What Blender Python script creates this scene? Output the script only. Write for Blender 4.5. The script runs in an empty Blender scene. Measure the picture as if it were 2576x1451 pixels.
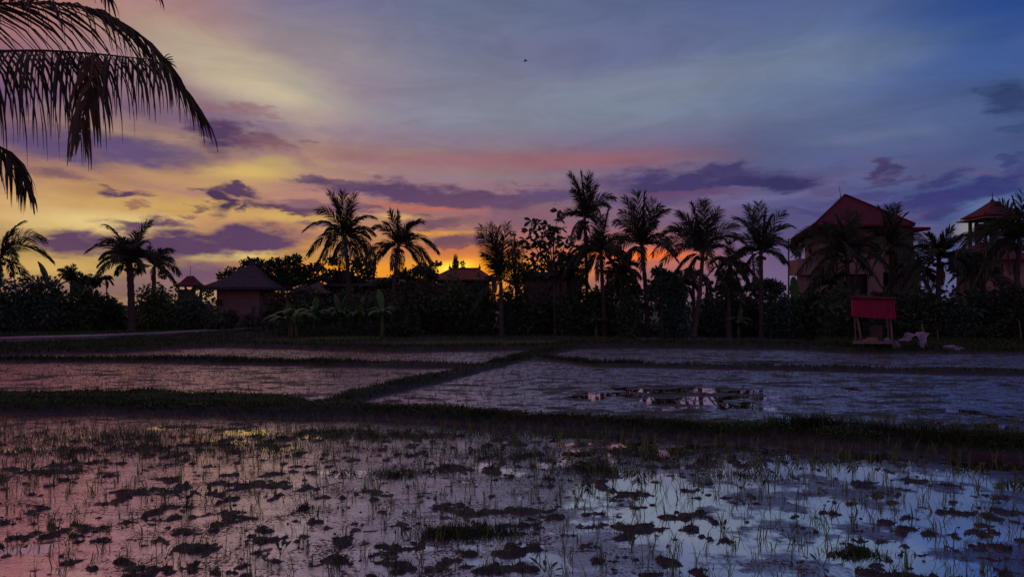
import bpy, math, random
import numpy as np
from mathutils import Vector
R = math.radians
F = 1709.0; CX = 1288.0; HY = 765.0; CAMZ = 2.3
C = bpy.context.scene.collection
def at(px, py, Y):                       # photo pixel (2576 wide) at distance Y -> point
    return Vector(((px-CX)/F*Y, Y, CAMZ+(HY-py)/F*Y))
def gp(px, py, z=0.0):                   # photo pixel on level ground z
    Y = (CAMZ-z)*F/(py-HY); return ((px-CX)/F*Y, Y)
def lin(c):
    return tuple(((v/255)/12.92 if v/255 <= .04045 else ((v/255+.055)/1.055)**2.4) for v in c)+(1.0,)
# ------------------------------------------------------------------ camera
cam = bpy.data.cameras.new('camera'); co = bpy.data.objects.new('camera', cam); C.objects.link(co)
co.location = (0, 0, CAMZ); co.rotation_euler = (R(90), 0, 0)
cam.sensor_width = 36; cam.lens = F/2576*36; cam.shift_y = 39.5/2576
cam.clip_start = .1; cam.clip_end = 3000
bpy.context.scene.camera = co
# ------------------------------------------------------------------ sky
W = bpy.data.worlds.new('World'); bpy.context.scene.world = W; W.use_nodes = True
nt = W.node_tree; nt.nodes.clear(); N = nt.nodes.new; L = nt.links.new
def nd(t, **k):
    n = N(t)
    for a, b in k.items(): setattr(n, a, b)
    return n
def mth(op, a, b=None, c=None, clamp=False, tree=None):
    n = nd('ShaderNodeMath', operation=op, use_clamp=clamp)
    for i, v in enumerate((a, b, c)):
        if v is None: continue
        if isinstance(v, (int, float)): n.inputs[i].default_value = v
        else: L(v, n.inputs[i])
    return n.outputs[0]
def vm(op, a, b=None):
    n = nd('ShaderNodeVectorMath', operation=op)
    for i, v in enumerate((a, b)):
        if v is None: continue
        if isinstance(v, tuple): n.inputs[i].default_value = v
        else: L(v, n.inputs[i])
    return n.outputs['Value'] if op in ('LENGTH', 'DOT_PRODUCT') else n.outputs['Vector']
def mixc(f, a, b):
    n = nd('ShaderNodeMix', data_type='RGBA')
    if isinstance(f, (int, float)): n.inputs[0].default_value = f
    else: L(f, n.inputs[0])
    for i, v in ((6, a), (7, b)):
        if isinstance(v, tuple): n.inputs[i].default_value = v
        else: L(v, n.inputs[i])
    return n.outputs[2]
def sstep(v, a, b, lo=0.0, hi=1.0):
    n = nd('ShaderNodeMapRange', interpolation_type='SMOOTHSTEP'); L(v, n.inputs[0])
    for i, q in enumerate((a, b, lo, hi)): n.inputs[i+1].default_value = q
    return n.outputs[0]
tc = nd('ShaderNodeTexCoord').outputs['Generated']
sx = nd('ShaderNodeSeparateXYZ'); L(tc, sx.inputs[0])
az = mth('ARCTAN2', sx.outputs[0], sx.outputs[1]); el = mth('ARCSINE', sx.outputs[2])
def ang(px, py):
    a = math.atan((px-CX)/F); return a, math.atan((HY-py)/F*math.cos(a))
cb = nd('ShaderNodeCombineXYZ'); L(az, cb.inputs[0]); L(el, cb.inputs[1]); V0 = cb.outputs[0]
def noise(scale, detail, rough, vec, dim='3D', dist=0.0, w=0.0):
    n = nd('ShaderNodeTexNoise', noise_dimensions=dim)
    n.inputs['Scale'].default_value = scale; n.inputs['Detail'].default_value = detail
    n.inputs['Roughness'].default_value = rough; n.inputs['Distortion'].default_value = dist
    L(vec, n.inputs['Vector']); return n
ANI = vm('MULTIPLY', tc, (1, 1, 3.2))
n1 = noise(5.5, 7, .60, ANI)
n2 = noise(2.2, 4, .5, vm('ADD', ANI, (7.3, 2.1, 4.4)))
d1 = vm('MULTIPLY', vm('SUBTRACT', n1.outputs['Color'], (.5, .5, .5)), (.15, .055, 0))
d2 = vm('MULTIPLY', vm('SUBTRACT', n2.outputs['Color'], (.5, .5, .5)), (.12, .04, 0))
n4 = noise(26, 4, .6, ANI)
d4 = vm('MULTIPLY', vm('SUBTRACT', n4.outputs['Color'], (.5, .5, .5)), (.075, .03, 0))
VC = vm('ADD', V0, vm('ADD', d1, d4))       # ragged clouds
VS = vm('ADD', vm('ADD', V0, d2), vm('MULTIPLY', d1, (.5, .35, 0)))  # soft light
cols = [0, 400, 800, 1200, 1600, 2000, 2576]
rows = {
 0:   [(160,104,104),(142,106,118),(102,100,130),(92,102,130),(84,96,132),(68,84,132),(28,54,114)],
 150: [(158,106,100),(156,122,114),(132,122,130),(106,110,134),(98,104,140),(88,106,144),(36,66,128)],
 270: [(126,88,104),(132,102,116),(134,116,128),(116,118,138),(108,118,146),(92,106,146),(58,84,138)],
 340: [(96,70,104),(110,84,106),(130,110,124),(120,110,132),(108,107,138),(84,95,132),(64,84,128)],
 400: [(112,82,92),(138,108,96),(142,112,106),(124,96,108),(110,90,116),(78,86,126),(60,78,122)],
 480: [(148,108,86),(160,120,92),(150,108,104),(128,100,116),(104,88,122),(80,86,130),(64,78,124)],
 560: [(186,146,98),(180,132,92),(156,108,92),(128,86,94),(108,80,110),(76,74,122),(58,80,130)],
 640: [(156,128,78),(150,116,84),(160,112,66),(160,88,62),(140,84,96),(84,74,118),(66,84,132)],
 700: [(140,108,78),(130,100,86),(160,104,46),(215,130,36),(128,82,94),(98,84,122),(78,88,130)],
 765: [(120,90,70),(110,84,80),(130,84,46),(150,90,40),(110,74,84),(92,78,116),(74,82,124)]}
a0 = ang(0, 765)[0]; a1 = ang(2576, 765)[0]
U = sstep(az, a0, a1); 
U = nd('ShaderNodeMapRange'); sv = nd('ShaderNodeSeparateXYZ'); L(VS, sv.inputs[0])
L(sv.outputs[0], U.inputs[0]); U.inputs[1].default_value = a0; U.inputs[2].default_value = a1; U = U.outputs[0]
elS = sv.outputs[1]
prev = None; pv = None
for py in sorted(rows):
    r = nd('ShaderNodeValToRGB'); r.color_ramp.interpolation = 'EASE'
    e = r.color_ramp.elements
    while len(e) < len(cols): e.new(.5)
    for i, (px, c) in enumerate(zip(cols, rows[py])):
        e[i].position = (ang(px, 765)[0]-a0)/(a1-a0)
    for i, c in enumerate(rows[py]): e[i].color = lin(c)
    L(U, r.inputs[0])
    if prev is None: prev = r.outputs[0]
    else:
        f = sstep(elS, ang(CX, pv)[1], ang(CX, py)[1]); prev = mixc(f, prev, r.outputs[0])
    pv = py
col = prev
def blob(col, px, py, rx, ry, c, s=1.0, rot=0, soft=.5, V=None, mod=None):
    a, e = ang(px, py); b = ang(px, py-ry)[1]-e; w = (ang(px+rx, py)[0]-ang(px-rx, py)[0])/2
    q = vm('SUBTRACT', V, (a, e, 0))
    if not rot:
        ln = vm('LENGTH', vm('MULTIPLY', q, (1/w, 1/b, 0)))
    else:
        cr, sr = math.cos(R(rot)), math.sin(R(rot))
        u = vm('DOT_PRODUCT', q, (cr/w, sr/w, 0)); v = vm('DOT_PRODUCT', q, (-sr/b, cr/b, 0))
        ln = mth('SQRT', mth('MULTIPLY_ADD', v, v, mth('MULTIPLY', u, u)))
    f = sstep(ln, 1+soft, 1-soft, 0, s)
    if mod is not None: f = mth('MULTIPLY', f, mod)
    return mixc(f, col, lin(c))
light = [(650,195,225,62,(182,168,138),.85,-14),(520,130,160,50,(150,136,122),.5,-10),(850,240,160,30,(132,130,130),.5,-16),
 (1700,215,420,55,(118,128,142),.55,4),(1500,300,420,35,(112,124,140),.5,0),(2100,180,300,40,(98,118,146),.5,8),(2250,330,260,45,(84,102,142),.5,0),
 (1800,90,300,40,(86,96,134),.4,6),(1250,110,300,30,(92,98,130),.35,0),
 (650,436,135,22,(194,164,96),.95,2),(718,409,50,10,(172,150,88),.6,0),(560,462,150,20,(170,136,88),.6,0),(860,440,120,18,(150,118,104),.5,0),
 (430,520,260,20,(178,146,78),.7,0),(170,470,170,18,(166,126,82),.5,0),(200,552,190,24,(204,178,118),.9,0),(720,552,120,12,(186,152,82),.8,0),
 (575,644,125,14,(208,182,110),.95,0),(140,660,150,28,(194,158,88),.8,0),(330,652,90,16,(178,148,80),.6,0),(760,660,90,22,(180,134,66),.6,0),
 (1248,404,430,20,(134,90,104),.75,0),(1500,415,150,16,(140,86,104),.6,0),(1130,425,180,12,(134,104,112),.5,0),(1260,448,200,12,(124,110,124),.6,0),
 (1060,520,150,9,(166,84,72),.7,-2),(1000,545,60,8,(186,146,88),.9,0),(1090,586,90,6,(196,136,52),.9,0),(1300,545,120,16,(138,88,108),.5,0),
 (1130,634,220,16,(178,92,62),.7,0),(1450,600,200,22,(140,84,110),.5,0),(1165,674,150,24,(228,146,24),.95,0),(1125,674,46,15,(255,226,70),1,0),
 (1350,684,170,20,(224,122,18),.9,0),(1640,655,140,20,(176,98,84),.8,0),(1560,612,130,22,(158,92,94),.6,0),(1580,641,160,10,(240,104,34),.95,0),(880,684,120,22,(208,128,28),.9,0),
 (1640,630,60,8,(214,96,60),.6,0),
 (1950,500,120,10,(100,96,140),.6,8),(1640,545,200,16,(112,90,128),.5,0),(2429,573,42,20,(132,128,132),.9,0),(2510,515,90,20,(92,110,150),.7,0),(2150,340,160,14,(100,108,140),.4,0)]
PU = (70,46,80); PD = (56,38,72); PB = (52,48,96)
dark = [(230,365,300,42,(84,66,104),.85,0),(560,348,80,34,(70,48,84),.95,-6),(655,365,75,14,(104,72,88),.7,-8),(600,272,90,9,(128,88,96),.5,0),(640,292,40,7,(122,84,92),.4,0),
 (788,367,36,6,(108,84,100),.5,0),(125,435,72,18,(104,72,84),.7,0),(280,485,58,11,PU,.85,0),(250,466,26,5,PU,.5,-12),(304,516,40,7,(116,76,76),.6,0),
 (541,511,38,30,PD,1,8),(618,491,62,14,PU,.95,0),(600,478,20,9,PU,.9,0),(479,489,36,5,PU,.6,6),(603,531,18,12,PU,.9,0),(720,529,112,10,(76,50,78),.95,-3),
 (464,523,28,6,(100,66,74),.7,0),(430,543,50,4,(110,72,74),.6,0),(340,561,115,12,(84,58,84),.85,0),(190,606,66,28,(80,54,82),.95,-4),(430,616,170,30,(72,48,84),1,0),(650,604,130,26,(66,44,84),1,2),
 (499,690,95,24,(92,68,94),.85,0),(400,650,60,14,(88,62,90),.7,0),(785,563,46,10,(84,60,90),.7,0),(640,672,60,4,(100,68,80),.6,0),(240,695,40,5,(90,60,72),.6,0),
 (818,452,70,12,(78,58,96),.8,0),(899,468,100,20,(72,50,90),.9,-4),(1048,484,150,22,(64,44,90),1,-5),(1173,507,66,18,(66,46,88),1,-4),(1273,503,78,22,(70,50,96),.95,4),
 (1375,494,95,16,(72,60,108),.85,0),(949,528,56,7,(82,56,84),.7,0),(1113,556,58,13,(80,54,86),.85,4),(1148,600,86,15,(72,44,80),1,4),(1120,617,60,6,(80,46,78),.8,4),(1310,548,120,28,(98,70,104),.55,0),
 (830,520,140,12,(92,64,96),.6,0),(1000,575,40,6,(100,66,84),.4,0),
 (1760,452,250,26,(52,46,96),.9,0),(1836,424,50,15,(56,50,98),.9,0),(1950,456,100,18,(44,42,92),.95,-4),(1700,486,170,12,(84,58,100),.7,-2),(1600,505,140,10,(70,60,110),.6,0),
 (1323,464,64,4,(88,72,110),.5,-4),(2224,424,32,24,(60,52,96),.9,30),(2239,452,60,6,(64,58,104),.7,8),(2359,444,60,13,(48,52,104),.8,10),
 (2444,474,200,26,(44,48,106),.9,9),(2330,500,220,16,(50,50,108),.75,4),(2344,530,80,13,(50,52,108),.8,8),(2150,492,140,10,(58,56,108),.6,4),(2010,536,44,8,(58,58,110),.6,0),
 (2534,243,84,34,(44,60,102),.9,-6),(2554,312,48,12,(50,68,112),.7,10),(2563,409,36,10,(46,56,104),.7,14),(2080,470,120,8,(70,66,114),.5,0),(2250,560,120,12,(48,66,122),.5,0)]
# thin streaks
n3 = noise(8, 8, .66, vm('MULTIPLY', tc, (1, 1, 3.6)), dist=.8)
k = sstep(n3.outputs['Fac'], .3, .7, 1.0, 1.18)
def bgs(c):
    b = nd('ShaderNodeBackground'); L(c, b.inputs[0]); return b.outputs[0]
def mixs(f, a, b):
    m = nd('ShaderNodeMixShader'); L(f, m.inputs[0]); L(a, m.inputs[1]); L(b, m.inputs[2]); return m.outputs[0]
n5 = noise(15, 6, .62, vm('ADD', ANI, (3.1, 9.7, 1.3)))
cmod = sstep(n5.outputs['Fac'], .25, .5, .62, 1.15)
# mottling of the whole sky: mauve veils and cream wisps
n6 = noise(6.5, 7, .62, vm('ADD', vm('MULTIPLY', tc, (1, 1, 4.5)), (1.3, 5.7, 8.3)), dist=.6)
low = sstep(el, .36, .08)
col = mixc(mth('MULTIPLY', sstep(n6.outputs['Fac'], .46, .68, 0, .45), low), col, lin((106,82,112)))
warm = sstep(az, .12, -.3)
col = mixc(mth('MULTIPLY', mth('MULTIPLY', sstep(n6.outputs['Fac'], .50, .34, 0, .40), low), warm), col, lin((190,158,104)))
k = mth('MULTIPLY', k, mth('MULTIPLY_ADD', warm, .13, 1.0))
base = col; secs = []; edges = [-9999, 760, 1420, 9999]
for i in range(3):
    c = base
    for lst, V, soft in ((light, VS, .75), (dark, VC, .55)):
        for p in lst:
            ext = p[2]*(1+soft)+170
            if p[0]+ext > edges[i] and p[0]-ext < edges[i+1]:
                c = blob(c, *p[:5], s=p[5], rot=p[6], soft=soft, V=V, mod=cmod if lst is dark else None)
    sc = nd('ShaderNodeVectorMath', operation='SCALE'); L(c, sc.inputs[0]); L(k, sc.inputs['Scale'])
    secs.append(bgs(sc.outputs[0]))
front = mixs(mth('GREATER_THAN', az, ang(edges[1], 765)[0]), secs[0], mixs(mth('GREATER_THAN', az, ang(edges[2], 765)[0]), secs[1], secs[2]))
# overhead and behind the viewer: dim blue-violet eastern sky
up = mixc(sstep(el, .5, 1.3), mixc(sstep(az, -.25, .5), lin((168,96,106)), lin((74,96,146))), lin((84,80,122)))
rest = mixc(sstep(sx.outputs[1], .5, -.15), up, mixc(sstep(el, .0, .5), lin((142,98,122)), lin((104,98,142))))
f1 = sstep(el, .44, .75); f2 = sstep(sx.outputs[1], .55, .2); f3 = sstep(el, -.005, -.03)
fr = mth('SUBTRACT', 1, mth('MULTIPLY', mth('SUBTRACT', 1, f1), mth('SUBTRACT', 1, f2)))
world = mixs(fr, front, bgs(rest))
gb = nd('ShaderNodeBackground'); gb.inputs[0].default_value = (.012,.01,.009,1)
world = mixs(f3, world, gb.outputs[0])
SAZ, SEL = ang(1150, 690)
sk = nd('ShaderNodeTexSky', sky_type='NISHITA'); sk.sun_disc = False
sk.sun_elevation = SEL; sk.sun_rotation = SAZ; sk.air_density = 1.0; sk.dust_density = 1.5
b2 = nd('ShaderNodeBackground'); L(sk.outputs[0], b2.inputs[0]); b2.inputs[1].default_value = 0.003
ad = nd('ShaderNodeAddShader'); L(world, ad.inputs[0]); L(b2.outputs[0], ad.inputs[1])
ow = nd('ShaderNodeOutputWorld'); L(ad.outputs[0], ow.inputs[0])
W.cycles.sampling_method = 'MANUAL'; W.cycles.sample_map_resolution = 1024
su = bpy.data.lights.new('sun', 'SUN'); su.energy = .03; su.angle = R(3); su.color = (1, .5, .22)
so = bpy.data.objects.new('sun', su); C.objects.link(so)
dv = Vector((math.sin(SAZ)*math.cos(SEL), math.cos(SAZ)*math.cos(SEL), math.sin(SEL)))
so.rotation_euler = dv.to_track_quat('Z', 'Y').to_euler()
vs = bpy.context.scene.view_settings; vs.view_transform = 'Standard'; vs.look = 'None'; vs.exposure = 0; vs.gamma = 1
# ------------------------------------------------------------------ helpers
rng = np.random.default_rng(7); random.seed(7)
def tag(o, label=None, cat=None, group=None, kind=None):
    if label: o['label'] = label
    if cat: o['category'] = cat
    if group: o['group'] = group
    if kind: o['kind'] = kind
    return o
def empty(name, loc=(0,0,0)):
    o = bpy.data.objects.new(name, None); C.objects.link(o); o.location = loc; o.empty_display_size = .2; return o
def link(name, me, parent=None):
    o = bpy.data.objects.new(name, me); C.objects.link(o)
    if parent is not None: o.parent = parent
    return o
def np_mesh(name, V, Fq, mat, smooth=False):
    """V (n,3), Fq (m,k) arrays"""
    V = np.asarray(V, dtype=np.float32); Fq = np.asarray(Fq, dtype=np.int32)
    me = bpy.data.meshes.new(name); me.vertices.add(len(V)); me.vertices.foreach_set('co', V.ravel())
    k = Fq.shape[1]; me.loops.add(Fq.size); me.loops.foreach_set('vertex_index', Fq.ravel())
    me.polygons.add(len(Fq)); me.polygons.foreach_set('loop_start', np.arange(len(Fq), dtype=np.int32)*k)
    if smooth: me.polygons.foreach_set('use_smooth', np.ones(len(Fq), dtype=bool))
    me.update(calc_edges=True); me.materials.append(mat); return me
class MB:
    def __init__(s): s.v = []; s.f = []
    def box(s, c, d, rz=0.0, tilt=(0,0)):
        x, y, z = d[0]/2, d[1]/2, d[2]/2; n = len(s.v); cr, sr = math.cos(rz), math.sin(rz)
        for q in ((-x,-y,-z),(x,-y,-z),(x,y,-z),(-x,y,-z),(-x,-y,z),(x,-y,z),(x,y,z),(-x,y,z)):
            qx = q[0] + tilt[0]*q[2]; qy = q[1] + tilt[1]*q[2]
            s.v.append((c[0]+qx*cr-qy*sr, c[1]+qx*sr+qy*cr, c[2]+q[2]))
        s.f += [tuple(n+i for i in t) for t in ((0,3,2,1),(4,5,6,7),(0,1,5,4),(1,2,6,5),(2,3,7,6),(3,0,4,7))]; return s
    def tube(s, pts, rad, k=8, cap=True):
        pts = [Vector(p) for p in pts]; n0 = len(s.v); m = len(pts)
        rr = rad if hasattr(rad, '__len__') else [rad]*m
        for i, p in enumerate(pts):
            t = (pts[min(i+1, m-1)]-pts[max(i-1, 0)]).normalized()
            a = t.cross(Vector((0,0,1)) if abs(t.z) < .9 else Vector((1,0,0))).normalized(); b = t.cross(a)
            for j in range(k):
                th = 2*math.pi*j/k; q = p + (a*math.cos(th)+b*math.sin(th))*rr[i]; s.v.append(tuple(q))
        for i in range(m-1):
            for j in range(k):
                s.f.append((n0+i*k+j, n0+i*k+(j+1)%k, n0+(i+1)*k+(j+1)%k, n0+(i+1)*k+j))
        if cap:
            s.f.append(tuple(n0+j for j in range(k))[::-1]); s.f.append(tuple(n0+(m-1)*k+j for j in range(k)))
        return s
    def poly(s, vs, faces):
        n = len(s.v); s.v += [tuple(v) for v in vs]; s.f += [tuple(n+i for i in f) for f in faces]; return s
    def build(s, name, mat, parent=None, smooth=False):
        me = bpy.data.meshes.new(name); me.from_pydata(s.v, [], s.f); me.materials.append(mat)
        if smooth: me.polygons.foreach_set('use_smooth', [True]*len(me.polygons))
        me.update(); o = link(name, me); 
        if parent is not None:
            o.parent = parent; o.location = -parent.location
        return o
def local(o, parent):       # world-coordinate mesh kept in place under its parent
    o.parent = parent; o.location = -parent.location; return o
# value noise
_P = rng.random((256, 256)).astype(np.float32)
def vnoise(x, y):
    xi = np.floor(x).astype(int); yi = np.floor(y).astype(int); fx = x-xi; fy = y-yi
    fx = fx*fx*(3-2*fx); fy = fy*fy*(3-2*fy)
    g = lambda a, b: _P[a & 255, b & 255]
    return (g(xi,yi)*(1-fx)+g(xi+1,yi)*fx)*(1-fy)+(g(xi,yi+1)*(1-fx)+g(xi+1,yi+1)*fx)*fy
def fbm(x, y, o=4, g=.5):
    s = 0; a = 1; t = 0
    for i in range(o): s = s+a*vnoise(x*2**i+i*17.3, y*2**i+i*9.7); t += a; a *= g
    return s/t
# ------------------------------------------------------------------ materials
def mat(name, col=(.1,.1,.1), rough=.8, col2=None, scale=5.0, detail=4, bump=0.0, spec=.3, metallic=0, coord='Object', stretch=(1,1,1), bscale=None, transl=0.0):
    m = bpy.data.materials.new(name); m.use_nodes = True; t = m.node_tree; b = t.nodes['Principled BSDF']
    b.inputs['Roughness'].default_value = rough; b.inputs['Specular IOR Level'].default_value = spec; b.inputs['Metallic'].default_value = metallic
    b.inputs['Base Color'].default_value = (*col, 1)
    if col2 or bump:
        tcn = t.nodes.new('ShaderNodeTexCoord'); mp = t.nodes.new('ShaderNodeMapping'); mp.inputs[3].default_value = stretch
        t.links.new(tcn.outputs[coord], mp.inputs[0])
        n = t.nodes.new('ShaderNodeTexNoise'); n.inputs['Scale'].default_value = scale; n.inputs['Detail'].default_value = detail
        t.links.new(mp.outputs[0], n.inputs['Vector'])
    if col2:
        mr = t.nodes.new('ShaderNodeMapRange'); mr.inputs[1].default_value = .35; mr.inputs[2].default_value = .65
        mx = t.nodes.new('ShaderNodeMix'); mx.data_type = 'RGBA'; mx.inputs[6].default_value = (*col, 1); mx.inputs[7].default_value = (*col2, 1)
        t.links.new(n.outputs[0], mr.inputs[0]); t.links.new(mr.outputs[0], mx.inputs[0]); t.links.new(mx.outputs[2], b.inputs['Base Color'])
    if bump:
        n2 = n
        if bscale:
            n2 = t.nodes.new('ShaderNodeTexNoise'); n2.inputs['Scale'].default_value = bscale; n2.inputs['Detail'].default_value = 5; t.links.new(mp.outputs[0], n2.inputs['Vector'])
        bp = t.nodes.new('ShaderNodeBump'); bp.inputs['Strength'].default_value = bump; bp.inputs['Distance'].default_value = .03
        t.links.new(n2.outputs[0], bp.inputs['Height']); t.links.new(bp.outputs[0], b.inputs['Normal'])
    if transl:
        tr = t.nodes.new('ShaderNodeBsdfTranslucent'); tr.inputs[0].default_value = (*[c*1.2 for c in col], 1)
        ms = t.nodes.new('ShaderNodeMixShader'); ms.inputs[0].default_value = transl; out = t.nodes['Material Output']
        t.links.new(b.outputs[0], ms.inputs[1]); t.links.new(tr.outputs[0], ms.inputs[2]); t.links.new(ms.outputs[0], out.inputs[0])
    return m
M = {}
M['earth'] = mat('earth', (.035,.024,.018), .75, (.075,.05,.035), 3, 6, .6, bscale=30)
M['leaf_dark'] = mat('leaf_dark', (.035,.055,.022), .55, (.06,.09,.035), .7, 3, transl=.2)
M['leaf_blue'] = mat('leaf_blue', (.035,.07,.045), .5, (.07,.11,.07), .8, 3, transl=.2)
M['leaf_green'] = mat('leaf_green', (.06,.10,.03), .5, (.11,.17,.05), .9, 3, transl=.25)
M['leaf_brown'] = mat('leaf_brown', (.07,.045,.025), .7, (.10,.07,.03), .9, 3, transl=.15)
M['banana'] = mat('banana_leaf', (.07,.15,.04), .4, (.12,.22,.06), 1.5, 3, transl=.3)
M['frond'] = mat('frond', (.045,.055,.025), .5, (.075,.08,.035), 1.1, 3, transl=.15)
M['frond_near'] = mat('frond_near', (.05,.035,.02), .55, (.09,.07,.03), 2.0, 3, transl=.25)
M['frond_dead'] = mat('frond_dead', (.12,.07,.04), .8, (.18,.11,.06), 2.0, 3, transl=.2)
M['trunk'] = mat('palm_trunk', (.05,.032,.026), .85, (.09,.058,.048), 3, 5, .5, stretch=(1,1,4))
M['bark'] = mat('bark', (.07,.05,.035), .9, (.12,.08,.06), 4, 5, .5)
M['grass'] = mat('grass', (.03,.05,.012), .6, (.06,.085,.02), .8, 4, transl=.2)
M['seedling'] = mat('rice_leaf', (.11,.16,.03), .5, (.20,.24,.06), 2.0, 3, transl=.3)
M['wood'] = mat('weathered_wood', (.16,.10,.08), .8, (.24,.15,.12), 9, 5, .4, stretch=(1,1,.15))
# water with floating film
POOLS = [(*gp(px, py), rx, ry) for px, py, rx, ry in ((1730,995,2.6,2.3),(2380,1035,.8,.5),(1480,1000,.6,.6),(1900,912,1.6,1.0),(1205,985,.4,.5),(1090,1018,.5,.4),(560,1112,.7,.3),(250,1098,.8,.3),(760,1100,.5,.3),(700,1128,.5,.25),(100,1132,.9,.3),(470,1135,.5,.2),(640,1085,.7,.4),(430,1075,.6,.4),(60,1385,.35,.12),(200,1442,.4,.15),(100,1375,.2,.15),(880,1190,.5,.3),(1010,1380,.4,.1),(300,1300,.4,.1),(320,1000,.8,.5),(820,1100,.7,.3))]
def water_mat():
    m = bpy.data.materials.new('paddy_water'); m.use_nodes = True; t = m.node_tree; nn = t.nodes.new; ll = t.links.new
    for n in list(t.nodes): t.nodes.remove(n)
    out = nn('ShaderNodeOutputMaterial'); tcn = nn('ShaderNodeTexCoord')
    def noi(sc, de, ro, st=(1,1,1), loc=(0,0,0)):
        mp = nn('ShaderNodeMapping'); mp.inputs[3].default_value = st; mp.inputs[1].default_value = loc; ll(tcn.outputs['Object'], mp.inputs[0])
        n = nn('ShaderNodeTexNoise'); n.inputs['Scale'].default_value = sc; n.inputs['Detail'].default_value = de; n.inputs['Roughness'].default_value = ro
        ll(mp.outputs[0], n.inputs['Vector']); return n.outputs[0]
    def rng_(v, a, b, lo=0., hi=1.):
        n = nn('ShaderNodeMapRange'); n.interpolation_type = 'SMOOTHSTEP'; ll(v, n.inputs[0])
        for i, q in enumerate((a, b, lo, hi)): n.inputs[i+1].default_value = q
        return n.outputs[0]
    def mul(a, b, op='MULTIPLY', cl=False):
        n = nn('ShaderNodeMath'); n.operation = op; n.use_clamp = cl
        for i, v in enumerate((a, b)):
            if isinstance(v, (int, float)): n.inputs[i].default_value = v
            else: ll(v, n.inputs[i])
        return n.outputs[0]
    sep = nn('ShaderNodeSeparateXYZ'); ll(tcn.outputs['Object'], sep.inputs[0]); X, Y = sep.outputs[0], sep.outputs[1]
    # film (muddy scum) covers the left more than the right
    big = noi(.9, 5, .62); 
    side = rng_(X, -2.2, 1.6, .30, -.02)
    far = rng_(Y, 12, 15, 0, .15)
    film0 = mul(mul(big, side, 'ADD'), far, 'ADD'); wv = noi(2.2, 6, .68, (1,2.6,1)); pool = None
    for (a, b, rx, ry) in POOLS:
        ex = mul(mul(X, a, 'SUBTRACT'), 1/rx); ey = mul(mul(Y, b, 'SUBTRACT'), 1/ry)
        d2 = mul(mul(mul(ex, ex), mul(ey, ey), 'ADD'), mul(wv, 2.1), 'ADD'); f_ = rng_(d2, 2.7, .7)
        pool = f_ if pool is None else mul(pool, f_, 'MAXIMUM')
    film = rng_(mul(film0, mul(pool, rng_(Y, 12, 15, .42, .31)), 'SUBTRACT'), .47, .55)
    speck = rng_(mul(noi(26, 4, .7), mul(noi(2.1, 3, .5), .55), 'ADD'), .81, .89)      # dark crumbs of mud in the film
    blot = rng_(noi(3.2, 5, .65, (1,1.3,1)), .585, .64)
    streak = mul(rng_(noi(2.6, 7, .72, (1,3.4,1)), .50, .57), rng_(Y, 11.5, 14, .25, .85)); blot = mul(blot, streak, 'MAXIMUM')
    gl = nn('ShaderNodeBsdfGlossy'); gl.distribution = 'GGX'; gm = nn('ShaderNodeMix'); gm.data_type = 'RGBA'; gm.inputs[6].default_value = (1,1,1,1); gt = nn('ShaderNodeMix'); gt.data_type = 'RGBA'; gt.inputs[6].default_value = (1,.80,.84,1); gt.inputs[7].default_value = (.80,.88,1,1); ll(rng_(X, -6, 3.5), gt.inputs[0]); ll(gt.outputs[2], gm.inputs[7]); ll(film, gm.inputs[0]); ll(gm.outputs[2], gl.inputs[0])  # film gloss tinted pink at left, blue at right: reflected sky colour painted in
    rough = mul(mul(rng_(noi(6, 4, .6), .3, .7, .10, .22), rng_(Y, 12, 16, 0, .14), 'ADD'), mul(film, rng_(X, -5, 2, .62, 1))); ll(rough, gl.inputs['Roughness'])
    df = nn('ShaderNodeBsdfDiffuse'); df.inputs[0].default_value = (.085,.034,.042,1)
    bp = nn('ShaderNodeBump'); bp.inputs['Distance'].default_value = .012
    ll(mul(film, rng_(Y, 12, 16, .35, .8)), bp.inputs['Strength']); ll(mul(noi(22, 5, .65), mul(noi(5, 4, .6, (1,2,1)), rng_(Y, 12, 16, 0, 1.6)), 'ADD'), bp.inputs['Height'])
    ll(bp.outputs[0], gl.inputs['Normal'])
    fr_ = rng_(X, -4, 3.5, .95, .46); near_ = rng_(Y, 11, 14, 0, 1); fr_ = mul(fr_, mul(near_, .5), 'ADD'); fr_ = mul(fr_, rng_(noi(1.6, 6, .7, (1,3,1)), .35, .65, .8, 1.1)); refl = mul(mul(film, fr_), mul(mul(1, film, 'SUBTRACT'), .88), 'ADD')  # film reflectance graded across and with distance, painting in reflection brightness
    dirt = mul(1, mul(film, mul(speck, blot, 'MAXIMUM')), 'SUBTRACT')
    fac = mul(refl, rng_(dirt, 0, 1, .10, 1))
    ms = nn('ShaderNodeMixShader'); ll(fac, ms.inputs[0]); ll(df.outputs[0], ms.inputs[1]); ll(gl.outputs[0], ms.inputs[2]); ll(ms.outputs[0], out.inputs[0])
    return m
M['water'] = water_mat()
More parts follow.
